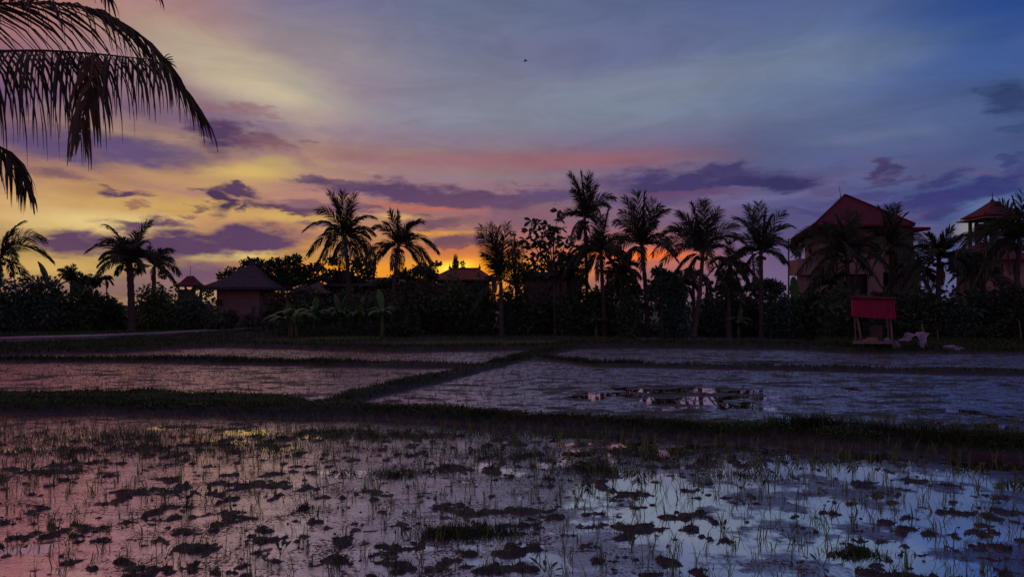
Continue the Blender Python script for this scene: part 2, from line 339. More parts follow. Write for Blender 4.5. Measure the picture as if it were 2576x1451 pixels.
def mud_mat():
    m = mat('wet_mud', (.028,.018,.018), .5, (.05,.034,.03), 5, 6, .7, bscale=40, spec=.5)
    t = m.node_tree; b = t.nodes['Principled BSDF']; g = t.nodes.new('ShaderNodeNewGeometry'); s = t.nodes.new('ShaderNodeSeparateXYZ')
    t.links.new(g.outputs['Position'], s.inputs[0]); r = t.nodes.new('ShaderNodeMapRange'); t.links.new(s.outputs[2], r.inputs[0])
    r.inputs[1].default_value = .0; r.inputs[2].default_value = .03; r.inputs[3].default_value = .22; r.inputs[4].default_value = .75
    t.links.new(r.outputs[0], b.inputs['Roughness'])
    lk = [l for l in t.links if l.to_socket == b.inputs['Base Color']][0]; src = lk.from_socket; mr = t.nodes.new('ShaderNodeMapRange'); t.links.new(s.outputs[2], mr.inputs[0])
    mr.inputs[1].default_value = .03; mr.inputs[2].default_value = .12; mx = t.nodes.new('ShaderNodeMix'); mx.data_type = 'RGBA'; t.links.new(mr.outputs[0], mx.inputs[0]); t.links.new(src, mx.inputs[6]); mx.inputs[7].default_value = (.022,.024,.012,1)
    t.links.new(mx.outputs[2], b.inputs['Base Color']); return m
M['mud'] = mud_mat()
# ------------------------------------------------------------------ terrain
def gl_(pts): return [gp(a, b) for a, b in pts]
EX = lambda P, l, r: [(P[0][0]-l, P[0][1]+ (P[0][1]-P[1][1])/(P[1][0]-P[0][0])*l*.6)] + P + [(P[-1][0]+r, P[-1][1]-(P[-2][1]-P[-1][1])/(P[-1][0]-P[-2][0])*r*.9)]
bunds = [ # (points, half width, height)
 (EX(gl_([(0,1036),(340,1036),(700,1045),(1000,1046),(1250,1062),(1500,1076),(2000,1108),(2300,1120),(2576,1138)]),6,4), .30, .19),
 (gl_([(-300,1010),(0,1012),(340,1010),(600,1022),(760,1034)]), .9, .15),
 (gl_([(800,1035),(870,1012),(970,985),(1100,955),(1250,920),(1370,890),(1480,868),(1560,854)]), .36, .17),
 (EX(gl_([(0,911),(400,911),(760,918),(1000,924),(1240,924)]),8,.1), .3, .17),
 (EX(gl_([(1370,905),(1500,921),(2000,931),(2300,938),(2576,943)]),.1,8), .3, .15),
 (gl_([(560,872),(700,876),(1000,884),(1200,881),(1420,878)]), .55, .25),
 (gl_([(700,870),(860,868),(1080,860),(1400,858),(1500,860)]), .5, .25),
 (gl_([(1460,874),(1600,872),(2000,876),(2140,884)]), 1.3, .28),
]
edge_px = np.array([-2500,-200,0,300,560,700,850,1000,1500,2040,2075,2576,4000],float)
edge_Y  = np.array([22,28,29.5,31.5,35.5,44,47,47.5,47.5,46,31.6,30.2,27],float)
def land_edge(x, y):
    px = CX + F*x/np.maximum(y, 1); return np.interp(px, edge_px, edge_Y)
def height(x, y):
    x = np.asarray(x, float); y = np.asarray(y, float)
    wob = (fbm(x*.9, y*.9, 3)-.5)
    clod = .3*fbm(x*1.3+3, y*1.6, 5, .6)+.7*fbm(x*4.3+8, y*5.6+2, 4, .62); fine = fbm(x*9, y*9, 4, .6)
    near = np.clip((13.5-y)/2, 0, 1)
    sidel = np.clip((1.5-x)/6, -.25, 1)
    patch = np.clip((fbm(x*.35+11, y*.5+5, 3)-.5)*5, -1, 1)
    z = -.045 + (clod-.5)*.38 + (fine-.5)*.10 + (fbm(x*16+4, y*19, 3, .6)-.5)*.05 + .010*sidel + .018*patch
    coarse = z
    edgen = np.clip((y-(10.2-.18*x))/2.2, 0, 1)*near; z = z + edgen*.02
    zf = -.026 + (.5*fbm(x*.8, y*2.2, 5)+.5*fbm(x*2.1+5, y*5.5, 4, .6)-.5)*.36 + (fine-.5)*.03
    z = z*near + zf*(1-near); z = np.where(z > 0, .032*np.tanh(z/.032), z)
    top = np.full(x.shape, -9.0)
    for pts, hw, hh in bunds:
        d = np.full(x.shape, 99.0)
        for (ax, ay), (bx, by) in zip(pts[:-1], pts[1:]):
            dx, dy = bx-ax, by-ay; t = np.clip(((x-ax)*dx+(y-ay)*dy)/(dx*dx+dy*dy), 0, 1)
            d = np.minimum(d, np.hypot(x-ax-t*dx, y-ay-t*dy))
        w = hw + wob*.35; q = np.clip((w+.2-d)/.3, 0, 1); q = q*q*(3-2*q)
        top = np.maximum(top, -.1+(hh+.1+wob*.10+(fine-.5)*.05)*q)
    z = np.maximum(z, top)
    e = y-land_edge(x, y)+wob*1.2
    px = CX+F*x/np.maximum(y, 1)
    rise = np.interp(px, [-500,0,500,800,1200,2576], [.55,.55,.5,.35,.3,.35])
    q = np.clip(e/.9, 0, 1); q = q*q*(3-2*q)
    slope = np.clip(e/7, 0, 1)
    landz = (.16+(rise-.16)*slope+wob*.1+(fine-.5)*.05)
    z = np.where(e > 0, np.maximum(z, -.1+(landz+.1)*q), z)
    return z
def hz(x, y): return float(height(np.array([x]), np.array([y]))[0])
ys = [3.2]
while ys[-1] < 75: ys.append(ys[-1]+max(.028, .0000+ys[-1]**2*.00034+.010))
ys = np.array(ys); us = np.linspace(-1.12, 1.12, 900)
YY = np.repeat(ys[:, None], len(us), 1); XX = us[None, :]*(YY+1.5)
ZZ = height(XX, YY)
print('grid', ZZ.shape)
nr, nc = ZZ.shape; idx = np.arange(nr*nc).reshape(nr, nc)
Fq = np.stack([idx[:-1,:-1], idx[:-1,1:], idx[1:,1:], idx[1:,:-1]], -1).reshape(-1, 4)
tag(link('field', np_mesh('field', np.stack([XX, YY, ZZ], -1).reshape(-1, 3), Fq, M['mud'], True)), kind='structure', label='dark wet mud and earth banks of the flooded rice field')
g = MB(); g.poly([(-900,-300,-.35),(900,-300,-.35),(900,1500,-.35),(-900,1500,-.35)], [(0,1,2,3)])
tag(g.build('ground', M['earth']), kind='structure', label='dark ground under the field and far land')
g = MB(); g.poly([(-700,74.5,.32),(700,74.5,.32),(900,1200,.32),(-900,1200,.32)], [(0,1,2,3)])
tag(g.build('far_ground', M['grass']), kind='structure', label='dark land behind the trees')
wv = MB(); wv.poly([(-75,1,0),(75,1,0),(75,48.5,0),(-75,48.5,0)], [(0,1,2,3)])
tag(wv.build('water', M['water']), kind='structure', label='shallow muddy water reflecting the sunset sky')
# ------------------------------------------------------------------ palms
def bez(p0, p1, p2, n=15):
    t = np.linspace(0, 1, n)[:, None]; p0, p1, p2 = map(lambda q: np.array(q, float), (p0, p1, p2))
    return (1-t)**2*p0+2*t*(1-t)*p1+t*t*p2
def catmull(pts, n=8):
    P = [np.array(p, float) for p in pts]; P = [2*P[0]-P[1]]+P+[2*P[-1]-P[-2]]; out = []
    for i in range(1, len(P)-2):
        for k in range(n):
            t = k/n; a, b, c, d = P[i-1:i+3]
            out.append(.5*((2*b)+(c-a)*t+(2*a-5*b+4*c-d)*t*t+(-a+3*b-3*c+d)*t**3))
    out.append(P[-2]); return np.array(out)
def frond(curve, nl=30, ll=.7, lw=.055, hang=.6, start=.12, rad=.022, seed=0, fold=.25, rag=.25, m=None, name='frond', parent=None, fwd=.75, segs=3, roll=0.0):
    r = np.random.default_rng(seed); n = len(curve)
    seg = np.linalg.norm(np.diff(curve, axis=0), axis=1); cum = np.r_[0, np.cumsum(seg)]; Lt = cum[-1]
    def P(s): return np.stack([np.interp(s*Lt, cum, curve[:, k]) for k in range(3)], -1)
    s = np.linspace(start, 1, nl); s = np.repeat(s, 2); side = np.tile([1, -1], nl).astype(float)
    s = np.clip(s+r.normal(0, .25/nl, len(s)), start, 1)
    p = P(s); T = P(np.minimum(s+.02, 1.0))-P(s-.03); T /= np.linalg.norm(T, axis=1)[:, None]
    up = np.array([0, 0, 1.]); S = np.cross(T, up); ns = np.linalg.norm(S, axis=1); S[ns < .15] = np.array([1., .3, 0]); S /= np.linalg.norm(S, axis=1)[:, None]
    Nn = np.cross(S, T)
    cr_, sr_ = math.cos(roll), math.sin(roll); S, Nn = S*cr_+Nn*sr_, Nn*cr_-S*sr_
    prof = np.interp(s, [0, .15, .4, .75, 1], [.55, .85, 1, .8, .42])*(1-rag*r.random(len(s)))
    D = T*(fwd+.5*(s**2))[:, None]+S*(side*.9)[:, None]+Nn*fold+r.normal(0, .09, (len(s), 3)); D /= np.linalg.norm(D, axis=1)[:, None]
    Ln = ll*prof; V = []; W = []
    q = p.copy(); d = D.copy(); rows_ = [q.copy()]; dirs = [d.copy()]
    for k in range(segs):
        d = d+np.array([0, 0, -1.])*(hang*(.6+.5*k)*(1+r.normal(0, .12, len(s))))[:, None]/segs*1.6; d /= np.linalg.norm(d, axis=1)[:, None]
        q = q+d*(Ln/segs)[:, None]; rows_.append(q.copy()); dirs.append(d.copy())
    rv = r.normal(0, 1, (len(s), 3))+S*0.2+T*.8
    vs = []; ws = [.55, 1, .85, .5, .12] if segs == 4 else [.6, 1, .75, .12]
    for k in range(segs+1):
        w = np.cross(dirs[k], rv); w /= np.linalg.norm(w, axis=1)[:, None]+1e-9; w *= (lw*.5*ws[k])
        vs += [rows_[k]-w, rows_[k]+w]
    vs = np.stack(vs, 1); m_ = len(s); K = 2*(segs+1); base = (np.arange(m_)*K)[:, None]
    fs = np.concatenate([base+np.array([[2*k, 2*k+1, 2*k+3, 2*k+2]]) for k in range(segs)], 0)
    V = vs.reshape(-1, 3)
    # rachis, 4-sided tapering
    k4 = 4; n0 = len(V); rv2 = []; 
    for i in range(n):
        t = curve[min(i+1, n-1)]-curve[max(i-1, 0)]; t /= np.linalg.norm(t)+1e-9; a = np.cross(t, [0.2, .3, 1.]); a /= np.linalg.norm(a)+1e-9; b = np.cross(t, a)
        rr = rad*(1.25-1.1*i/(n-1))
        for j in range(k4): rv2.append(curve[i]+(a*math.cos(j*math.pi/2)+b*math.sin(j*math.pi/2))*rr)
    f2 = [[n0+i*4+j, n0+i*4+(j+1)%4, n0+(i+1)*4+(j+1)%4, n0+(i+1)*4+j] for i in range(n-1) for j in range(4)]
    V = np.concatenate([V, np.array(rv2)]); fs = np.concatenate([fs, np.array(f2)])
    me = np_mesh(name, V, fs, m or M['frond']); o = link(name, me)
    if parent is not None: local(o, parent)
    return o
def trunk_mesh(pts, r0, r1, seed=0, k=9):
    c = catmull(pts, 6); n = len(c); rr = []
    for i in range(n):
        t = i/(n-1); rr.append((r0+(r1-r0)*t)*(1+.07*(-1)**i)+.35*r0*max(0, 1-t*9))
    return MB().tube(c, rr, k)
def palm(name_label, base, crown, fr, gen=9, size=3.2, seed=0, Lg=None, depth=.5, tr=(.19,.12), mids=(), group='coconut palms standing along the far edge of the field', lean=0, mt=None, droop=.5, nuts=True, cat='palm tree', hang=.55, gen_el=(70,-35), dead=1):
    """base, crown world points; fr: tips (px,py[,dy]) at the crown's distance"""
    r = random.Random(seed); base = Vector(base); crown = Vector(crown)
    t = tag(empty('coconut_palm', base), name_label, cat, group)
    b2 = Vector((base.x, base.y, base.z-.15))
    mid = [b2.lerp(crown, .33)+Vector((lean, 0, 0)), b2.lerp(crown, .7)+Vector((lean*.8, 0, 0))]
    trunk_mesh([b2]+mid+[crown+Vector((0,0,.05))], tr[0], tr[1]).build('trunk', M['trunk'], t, True)
    Y = crown.y; i = 0
    for f in fr:
        tip = at(f[0], f[1], Y); tip.y += f[2] if len(f) > 2 else r.uniform(-.8, .8)*depth
        d = tip-crown; Lq = d.length; horiz = abs(d.x)/Lq
        ctrl = crown+d*.45+Vector((0, 0, Lq*droop*(.25+horiz)))
        frond(bez(crown, ctrl, tip), 48, .31*Lq+.22, .06, hang*.8*(.7+.6*r.random()), fwd=1.15, roll=r.choice((-1,1))*r.uniform(.3,1.15), fold=.15, seed=seed*97+i, parent=t, m=mt); i += 1
    for g in range(gen):
        ph = 2.39996*g+seed; e = R(gen_el[0]+(gen_el[1]-gen_el[0])*((g+.5)/max(gen,1))+r.uniform(-8, 8)); L0 = size*r.uniform(.78, 1.05)
        d = Vector((math.cos(ph)*math.cos(e), math.sin(ph)*math.cos(e), math.sin(e)))*L0
        ctrl = crown+d*.5+Vector((0, 0, L0*.3)); tip = crown+d+Vector((0, 0, -L0*.5*math.cos(e)))
        frond(bez(crown, ctrl, tip), 44, .31*L0+.22, .06, hang*.85, fwd=1.05, roll=r.uniform(-1,1), fold=.15, seed=seed*97+50+g, parent=t, m=mt)
    for g in range(dead):
        ph = r.uniform(0, 6.28); L0 = size*.62; tip = crown+Vector((math.cos(ph)*.5, math.sin(ph)*.5, -L0))
        frond(bez(crown, crown+Vector((math.cos(ph)*.8, math.sin(ph)*.8, -.1)), tip), 24, .45, .05, .9, seed=seed*97+80+g, parent=t, m=M['frond_dead'], name='dead_frond')
    if nuts:
        for g in range(5):
            a = g*1.3+seed; bm_ = MB(); c = crown+Vector((math.cos(a)*.24, math.sin(a)*.24, -.22-.05*(g%2)))
            pts = [c+Vector((0,0,z)) for z in (-.13,-.09,0,.08,.12)]; bm_.tube(pts, [.02,.09,.12,.09,.02], 7).build('coconut', M['frond_near'], t, True)
    return t
def G(px, Y, dz=0): 
    x = (px-CX)/F*Y; return Vector((x, Y, hz(x, Y)+dz if Y < 75 else .35))
def PALM(label, bpx, Y, cpx, cpy, fr, **k): return palm(label, G(bpx, Y), at(cpx, cpy, Y), fr, **k)
PALM('coconut palm cut by the left edge, its fronds arching over the dark bushes', -12, 47, 0, 655,
     [(62,560),(112,602),(138,655),(-60,585),(-90,640),(30,590)], gen=6, size=2.6, seed=1, droop=.45)
PALM('bushy coconut palm with a bare pinkish trunk beside the raised road on the left', 331, 45, 326, 668,
     [(262,566),(224,630),(384,564),(250,648),(300,600),(345,588),(286,690),(268,606)], gen=15, size=2.3, seed=2, lean=.05, tr=(.24,.2), gen_el=(75,5), dead=0)
PALM('small palm half hidden on the right of the bushy left palm', 385, 50, 388, 672,
     [(378,622),(435,632),(452,690),(405,628),(430,655)], gen=5, size=1.7, seed=3, nuts=False)
PALM('tall dark coconut palm with drooping fronds left of the sunset glow', 880, 50, 868, 602,
     [(826,486,.3),(862,484),(890,486,.4),(800,530),(905,550),(940,546),(768,578),(775,640),(800,660),(944,645),(932,600),(925,640),(838,655),(905,668),(845,505),(880,505)], gen=8, size=2.7, seed=4, lean=.1, gen_el=(50,-55))
PALM('curved coconut palm right of the tallest left palm, its fronds bending towards the sunset glow', 985, 47, 1002, 622,
     [(980,532),(1000,534),(940,575),(1066,560),(1045,560),(1100,632),(940,668),(965,560),(1060,680),(1085,665),(1000,690),(1040,590),(962,640)], gen=5, size=2.3, seed=5, lean=-.12, tr=(.16,.11), gen_el=(60,-30))
PALM('young palm with upright feathery fronds at the left edge of the big leaved tree', 1262, 46, 1260, 712,
     [(1208,572),(1232,568),(1274,566),(1206,592),(1215,640),(1252,575),(1310,610),(1236,600),(1240,700),(1248,590)], gen=5, size=2.2, seed=6, nuts=False, droop=.5, hang=.8)
PALM('tallest slender coconut palm with bent fronds in the middle of the tree line', 1480, 52, 1471, 552,
     [(1432,440),(1462,436),(1485,438),(1544,500),(1436,540),(1440,480),(1500,470),(1455,600),(1535,520),(1480,615),(1500,560),(1447,455),(1475,450)], gen=5, size=2.2, seed=7, tr=(.15,.1), gen_el=(60,-40))
PALM('dense dark palm just right of the tallest slender palm', 1522, 47, 1512, 640,
     [(1530,528),(1496,540),(1512,545),(1420,690),(1440,655),(1592,688),(1560,600),(1470,600),(1460,720),(1565,720),(1585,655)], gen=12, size=2.4, seed=8, gen_el=(70,-40))
PALM('coconut palm with coconuts and spreading fronds, second of four evenly spaced palms', 1629, 47, 1614, 622,
     [(1572,500),(1602,485),(1618,488),(1678,530),(1660,520),(1545,560),(1540,620),(1690,610),(1700,640),(1575,660),(1640,505),(1560,535),(1590,520),(1655,560)], gen=7, size=2.5, seed=9, lean=.1, gen_el=(70,-35))
PALM('broad coconut palm on a leaning trunk, third of four evenly spaced palms', 1744, 45, 1768, 642,
     [(1705,535),(1742,512),(1766,508),(1776,508),(1812,526),(1690,572),(1665,588),(1640,640),(1660,668),(1852,572),(1880,610),(1730,690),(1860,650),(1720,545),(1800,545)], gen=6, size=2.6, seed=10, lean=.06, gen_el=(70,-30))
PALM('coconut palm with a straight trunk, nearest palm left of the big red roofed house', 1916, 46, 1914, 640,
     [(1850,550),(1882,518),(1912,512),(1925,530),(1972,536),(1998,568),(2004,640),(1850,600),(1975,660),(1845,655),(1940,545),(1895,530),(1965,600)], gen=6, size=2.3, seed=11, gen_el=(65,-35))
PALM('low shaggy palm between the broad palm and the straight trunked palm', 1850, 49, 1838, 668,
     [(1800,690),(1870,640),(1895,690),(1790,660),(1860,730),(1815,735),(1830,610)], gen=9, size=1.9, seed=12, nuts=False, gen_el=(50,-45))
PALM('short young palm in front of the low shaggy palm', 1834, 46, 1834, 740,
     [(1805,690),(1862,700),(1822,680),(1850,682),(1800,730),(1872,735)], gen=4, size=1.3, seed=13, nuts=False, dead=0)
PALM('small far palm seen low between two trunks left of the broad palm', 1745, 62, 1744, 700,
     [(1718,680),(1738,672),(1762,680),(1775,700),(1714,704),(1770,720)], gen=5, size=1.6, seed=14, nuts=False, dead=0)
PALM('smallest far palm right beside the leaning trunk', 1780, 60, 1778, 722,
     [(1762,702),(1780,698),(1796,712),(1760,722),(1795,732)], gen=3, size=1.1, seed=15, nuts=False, dead=0)
PALM('coconut palm with wide drooping fronds in front of the big red roofed house', 2133, 44, 2130, 648,
     [(2100,545),(2125,536),(2150,545),(2060,580),(2020,590),(2006,640),(2012,690),(2190,600),(2215,625),(2230,680),(2075,700),(2040,720),(2170,680),(2085,560),(2160,560)], gen=8, size=2.7, seed=16, lean=.05, gen_el=(65,-35), depth=1)
PALM('coconut palm hiding the right wall of the big red roofed house', 2243, 46, 2240, 625,
     [(2212,522),(2240,520),(2248,518),(2278,540),(2285,580),(2190,580),(2300,640),(2180,650),(2310,690),(2265,530)], gen=11, size=2.5, seed=17, gen_el=(70,-40))
PALM('coconut palm with bright curled top fronds between the house and the tower', 2358, 41, 2362, 655,
     [(2325,590),(2345,586),(2396,574),(2405,600),(2300,625),(2464,606),(2440,680),(2280,660),(2320,700),(2460,720),(2270,720),(2375,590)], gen=8, size=2.2, seed=18, gen_el=(60,-35))
PALM('large coconut palm cut by the right edge of the view, in front of the tower', 2572, 38, 2566, 610,
     [(2518,505),(2545,500),(2574,488),(2600,500),(2450,600),(2402,632),(2490,640),(2470,690),(2640,580),(2450,720),(2530,560),(2620,640),(2500,560)], gen=10, size=2.8, seed=19, lean=-.25, gen_el=(65,-40))
PALM('lone distant palm with a thin bare trunk left of the bushy left palm', 270, 75, 268, 706,
     [(252,700),(262,694),(276,696),(288,704),(248,714),(290,716)], gen=4, size=1.1, seed=20, nuts=False, dead=0, tr=(.08,.06))
PALM('fuzzy young palm above the dark bushes at left', 180, 56, 180, 712,
     [(155,678),(172,672),(190,668),(206,690),(150,700),(208,706)], gen=6, size=1.5, seed=21, nuts=False, dead=0)
for i_, (lab, bx, Y, cx_, cy_, fr_, sz, sd) in enumerate((
 ('low dark palm crown between the big leaved tree and the dense dark palm', 1432, 49, 1430, 700, [(1390,670),(1405,655),(1432,645),(1462,660),(1475,690),(1380,700),(1478,720)], 1.8, 22),
 ('low ragged palm right of the dense dark palm', 1568, 48, 1566, 690, [(1530,660),(1550,645),(1580,640),(1605,665),(1612,700),(1525,700)], 1.8, 23),
 ('low palm crown behind the leaning trunk', 1722, 51, 1720, 720, [(1690,700),(1705,682),(1728,678),(1750,690),(1680,730),(1758,726)], 1.5, 24),
 ('low palm crown in front of the wall of the big house, left of its door', 2092, 44, 2090, 720, [(2050,700),(2068,680),(2100,672),(2125,690),(2040,735),(2135,730)], 1.8, 25),
 ('low palm between the big house and the palm with curled top fronds', 2305, 45, 2304, 690, [(2270,665),(2290,648),(2318,650),(2340,675),(2262,705),(2350,705)], 1.9, 26),
 ('spreading low palm under the tower, left of the large right edge palm', 2475, 43, 2474, 700, [(2420,680),(2445,660),(2485,655),(2520,675),(2410,715),(2535,715)], 2.0, 27))):
    PALM(lab, bx, Y, cx_, cy_, fr_, gen=8, size=sz, seed=sd, nuts=False, gen_el=(60,-40))
# near palm, trunk standing just outside the left edge
Yn = 6.0
def near(pts, Y=Yn, dy=0): return catmull([at(p[0], p[1], Y+(p[2] if len(p) > 2 else 0)) for p in pts], 6)
nb = Vector(((-420-CX)/F*Yn, Yn, hz((-420-CX)/F*Yn, Yn)))
npalm = tag(empty('coconut_palm', nb), 'near coconut palm whose hanging fronds fill the top left corner', 'palm tree')
ncr = at(-390, 150, Yn)
trunk_mesh([nb-Vector((0,0,.4)), nb.lerp(ncr, .4)+Vector((.1,.1,0)), ncr], .2, .13, 3, 12).build('trunk', M['trunk'], npalm, True)
kw = dict(parent=npalm, m=M['frond_near'], segs=4, rad=.016)
frond(near([(-380,150),(-180,40),(0,10),(200,17),(330,72),(405,145),(455,212),(500,276)]), 104, 1.0, .022, .8, .1, seed=501, fold=.05, rag=.35, fwd=.9, **kw)
frond(near([(-380,160,.4),(-150,128,.3),(0,129,.2),(110,128,.15),(230,135,.1),(330,145,.05),(408,152)], Yn-.5), 104, 1.05, .022, 2.6, .1, seed=502, fold=-.5, rag=.45, fwd=.3, **kw)
frond(near([(-380,200,-.3),(-200,300,-.2),(-80,340),(0,370),(38,412),(66,470)]), 80, .74, .024, 1.2, .1, seed=503, fold=0, rag=.4, **kw)
frond(near([(-380,120),(-250,-60),(-60,-140),(120,-130),(210,-85),(268,-20)], Yn+.4), 60, .8, .032, .9, .1, seed=504, fold=0, rag=.4, **kw)
frond(near([(-380,120),(-200,-120),(60,-220),(300,-130),(360,-60),(392,-22)], Yn-.2), 50, .42, .02, 1.0, .3, seed=505, fold=0, rag=.4, **kw)
dd = dict(kw); dd['m'] = M['frond_dead']
frond(near([(236,134),(226,210),(210,290),(202,340)], Yn-.55), 22, .62, .03, 1.3, .02, seed=506, fold=0, rag=.5, fwd=.9, name='dead_frond', **dd)
for s_, (ax, ay, az_) in enumerate(((-1,.2,.5),(-.7,-.7,.4),(-.5,.8,.6),(-.9,.5,-.1),(-.2,.9,.7),(-.6,-.6,.9))):
    c = ncr; d = Vector((ax, ay, az_)).normalized()*2.6
    frond(bez(c, c+d*.5+Vector((0,0,.8)), c+d+Vector((0,0,-1.0))), 50, .8, .035, .9, seed=510+s_, **kw)
# broken end of the second frond
be = at(408, 152, Yn-.5); b = MB()
for k in range(7):
    b.tube([be, be+Vector((.05+.02*(k%3), .01*k-.03, .03-.013*k)), be+Vector((.09+.015*(k%2), .015*k-.05, .035-.018*k))], [.007,.005,.002], 4)
b.build('broken_tip', M['frond_near'], npalm)

# ------------------------------------------------------------------ leaf clouds
def leaf_cloud(cl, n, ls, seed=0, droop=.3, shell=.55, elong=1.6):
    """cl: list of (centre, (rx,ry,rz)); returns V,F of n leaf quads (rhombi)"""
    r = np.random.default_rng(seed); vols = np.array([max(c[1][0]*c[1][2], .01) for c in cl]); k = r.choice(len(cl), n, p=vols/vols.sum())
    cen = np.array([tuple(c[0]) for c in cl], float)[k]; rad = np.array([c[1] for c in cl], float)[k]
    d = r.normal(0, 1, (n, 3)); d /= np.linalg.norm(d, axis=1)[:, None]
    rr = shell+(1.08-shell)*r.random(n)**.7; lump = 1+.22*np.sin(d[:,0]*7+k)*np.sin(d[:,2]*6+2*k)
    p = cen+d*rad*(rr*lump)[:, None]
    a = d*.5+r.normal(0, .7, (n, 3)); a[:,2] -= droop; a /= np.linalg.norm(a, axis=1)[:, None]
    b = np.cross(a, r.normal(0, 1, (n, 3))); b /= np.linalg.norm(b, axis=1)[:, None]
    L_ = ls*(.6+.8*r.random(n)); w = (L_/elong*.5)[:, None]; L_ = L_[:, None]
    V = np.stack([p, p+a*L_*.45+b*w, p+a*L_, p+a*L_*.45-b*w], 1).reshape(-1, 3)
    return V, np.arange(4*n).reshape(n, 4)
def crown_from(clumps, Y): # clumps in px: (px,py,rx,ry[,dy])
    s = Y/F; out = []
    for c in clumps:
        p = at(c[0], c[1], Y); p.y += c[4] if len(c) > 4 else 0
        out.append((p, (c[2]*s, (c[2]+c[3])*.5*s, c[3]*s)))
    return out
def tree(label, bpx, Y, clumps, n, ls, mt, seed=0, name='broadleaf_tree', cat='tree', group=None, tr=.14, elong=1.6, droop=.3, shell=.5, branches=True, forks=1):
    base = G(bpx, Y); cl = crown_from(clumps, Y)
    t = tag(empty(name, base), label, cat, group); r = random.Random(seed)
    V, Fc = leaf_cloud(cl, n, ls, seed, droop, shell, elong)
    local(link('crown', np_mesh('crown', V, Fc, mt)), t)
    zc = min(c[0].z for c in cl); cx = sum(c[0].x for c in cl)/len(cl)
    fork = Vector((base.x*.6+cx*.4, Y, base.z+(max(zc, base.z+.3)-base.z)*.75))
    b = MB(); b.tube(catmull([base-Vector((0,0,.2)), base.lerp(fork, .5)+Vector((.05,0,0)), fork], 3), [tr*1.2]*2+[tr]*3+[tr*.8]*2, 7)
    if branches:
        for c, rad in cl:
            for q in range(forks):
                e = c+Vector((r.uniform(-.5,.5)*rad[0], r.uniform(-.4,.4)*rad[1], r.uniform(-.2,.6)*rad[2]))
                m_ = fork.lerp(e, .5)+Vector((0, 0, .12*(e-fork).length*r.uniform(-1,.6)))
                b.tube(catmull([fork, m_, e], 3), np.linspace(tr*.55, tr*.12, 7), 5)
    b.build('trunk', M['bark'], t, True); return t
def ring(px, py, rx, ry, n, sub, seed, flat=1.0):
    r = random.Random(seed); return [(px+r.uniform(-1,1)*rx, py+r.uniform(-1,1)*ry, sub*r.uniform(.7,1.3), sub*flat*r.uniform(.7,1.2), r.uniform(-1,1)) for _ in range(n)]
tree('wide flat topped tree with fine leaves behind the thatched cottage', 715, 58,
     [(632,660,26,8),(662,668,28,10),(598,682,30,9),(570,694,22,8),(700,660,20,8),(738,652,24,9),(730,672,34,12),(770,680,32,10),(690,690,36,14),(735,700,38,14),(795,672,20,7),(640,690,24,9),(780,700,24,10),(815,700,14,7)],
     5200, .26, M['leaf_dark'], 31, name='spreading_tree', forks=3, tr=.2)
tree('lacy tree with round leaves behind the tall dark left palm', 880, 60,
     [(835,655,18,12),(850,690,26,16),(900,665,24,18),(925,690,20,18),(880,700,30,20),(840,715,24,18),(820,690,14,10),(935,665,12,12),(900,720,30,14)], 2300, .26, M['leaf_dark'], 32, shell=.1, forks=3, elong=1.2)
tree('ragged tree behind the curved coconut palm, next to the sunset glow', 1050, 58,
     [(1020,690,22,12),(1060,680,26,16),(1085,690,18,16),(1040,712,30,12),(1075,712,26,12),(985,705,18,10),(1100,664,14,4),(955,712,16,9)], 2600, .24, M['leaf_dark'], 33, shell=.1, forks=3, elong=1.3)
tree('feathery dark tree between the young palm and the big leaved tree', 1298, 50,
     [(1292,590,7,7),(1290,610,16,9),(1298,640,26,14),(1280,665,24,12),(1310,670,24,14),(1298,700,34,16),(1330,690,18,12)], 3000, .2, M['leaf_dark'], 34, name='feathery_tree', shell=.15, forks=2, elong=3)
# big-leaved tree: rosettes of long leaves on bare branches
def rosette_tree(label, bpx, Y, tips, seed=0, ls=.55, mt=None, nl=9, name='big_leaved_tree', fork=None, extra=()):
    base = G(bpx, Y); t = tag(empty(name, base), label, 'tree'); r = np.random.default_rng(seed); rr = random.Random(seed)
    fk = at(fork[0], fork[1], Y) if fork else base+Vector((0,0,2)); b = MB()
    b.tube(catmull([base-Vector((0,0,.2)), base.lerp(fk, .5), fk], 3), np.linspace(.16, .1, 7), 7)
    Vs = []; Fs = []; o = 0
    for px, py in tips:
        e = at(px, py, Y+rr.uniform(-.7, .7)); mid = fk.lerp(e, .5)+Vector((rr.uniform(-.2,.2), 0, -.25))
        b.tube(catmull([fk, mid, e], 4), np.linspace(.06, .018, 9), 5)
        cs = [(e, 1.0)]+[(mid.lerp(e, rr.uniform(.4,.9))+Vector((rr.uniform(-.35,.35), rr.uniform(-.3,.3), rr.uniform(-.3,.1))), .8) for _ in range(2)]
        for c, sc in cs:
            for j in range(nl):
                ph = j*2.4+rr.random(); e_ = rr.uniform(-.75, .7); d = np.array([math.cos(ph)*math.cos(e_), math.sin(ph)*math.cos(e_), math.sin(e_)])
                L_ = ls*sc*rr.uniform(.7, 1.1); w = np.cross(d, r.normal(0, 1, 3)); w /= np.linalg.norm(w); w *= L_*.19
                p = np.array(tuple(c)); dn = np.array([0, 0, -.18*L_])
                Vs += [p, p+d*L_*.4+w*.8, p+d*L_*.72+w+dn*.5, p+d*L_+dn, p+d*L_*.72-w+dn*.5, p+d*L_*.4-w*.8]; Fs.append([o+q for q in range(6)]); o += 6
    local(link('crown', np_mesh('crown', np.array(Vs), np.array(Fs), mt or M['leaf_dark'])), t)
    b.build('trunk', M['bark'], t, True); return t
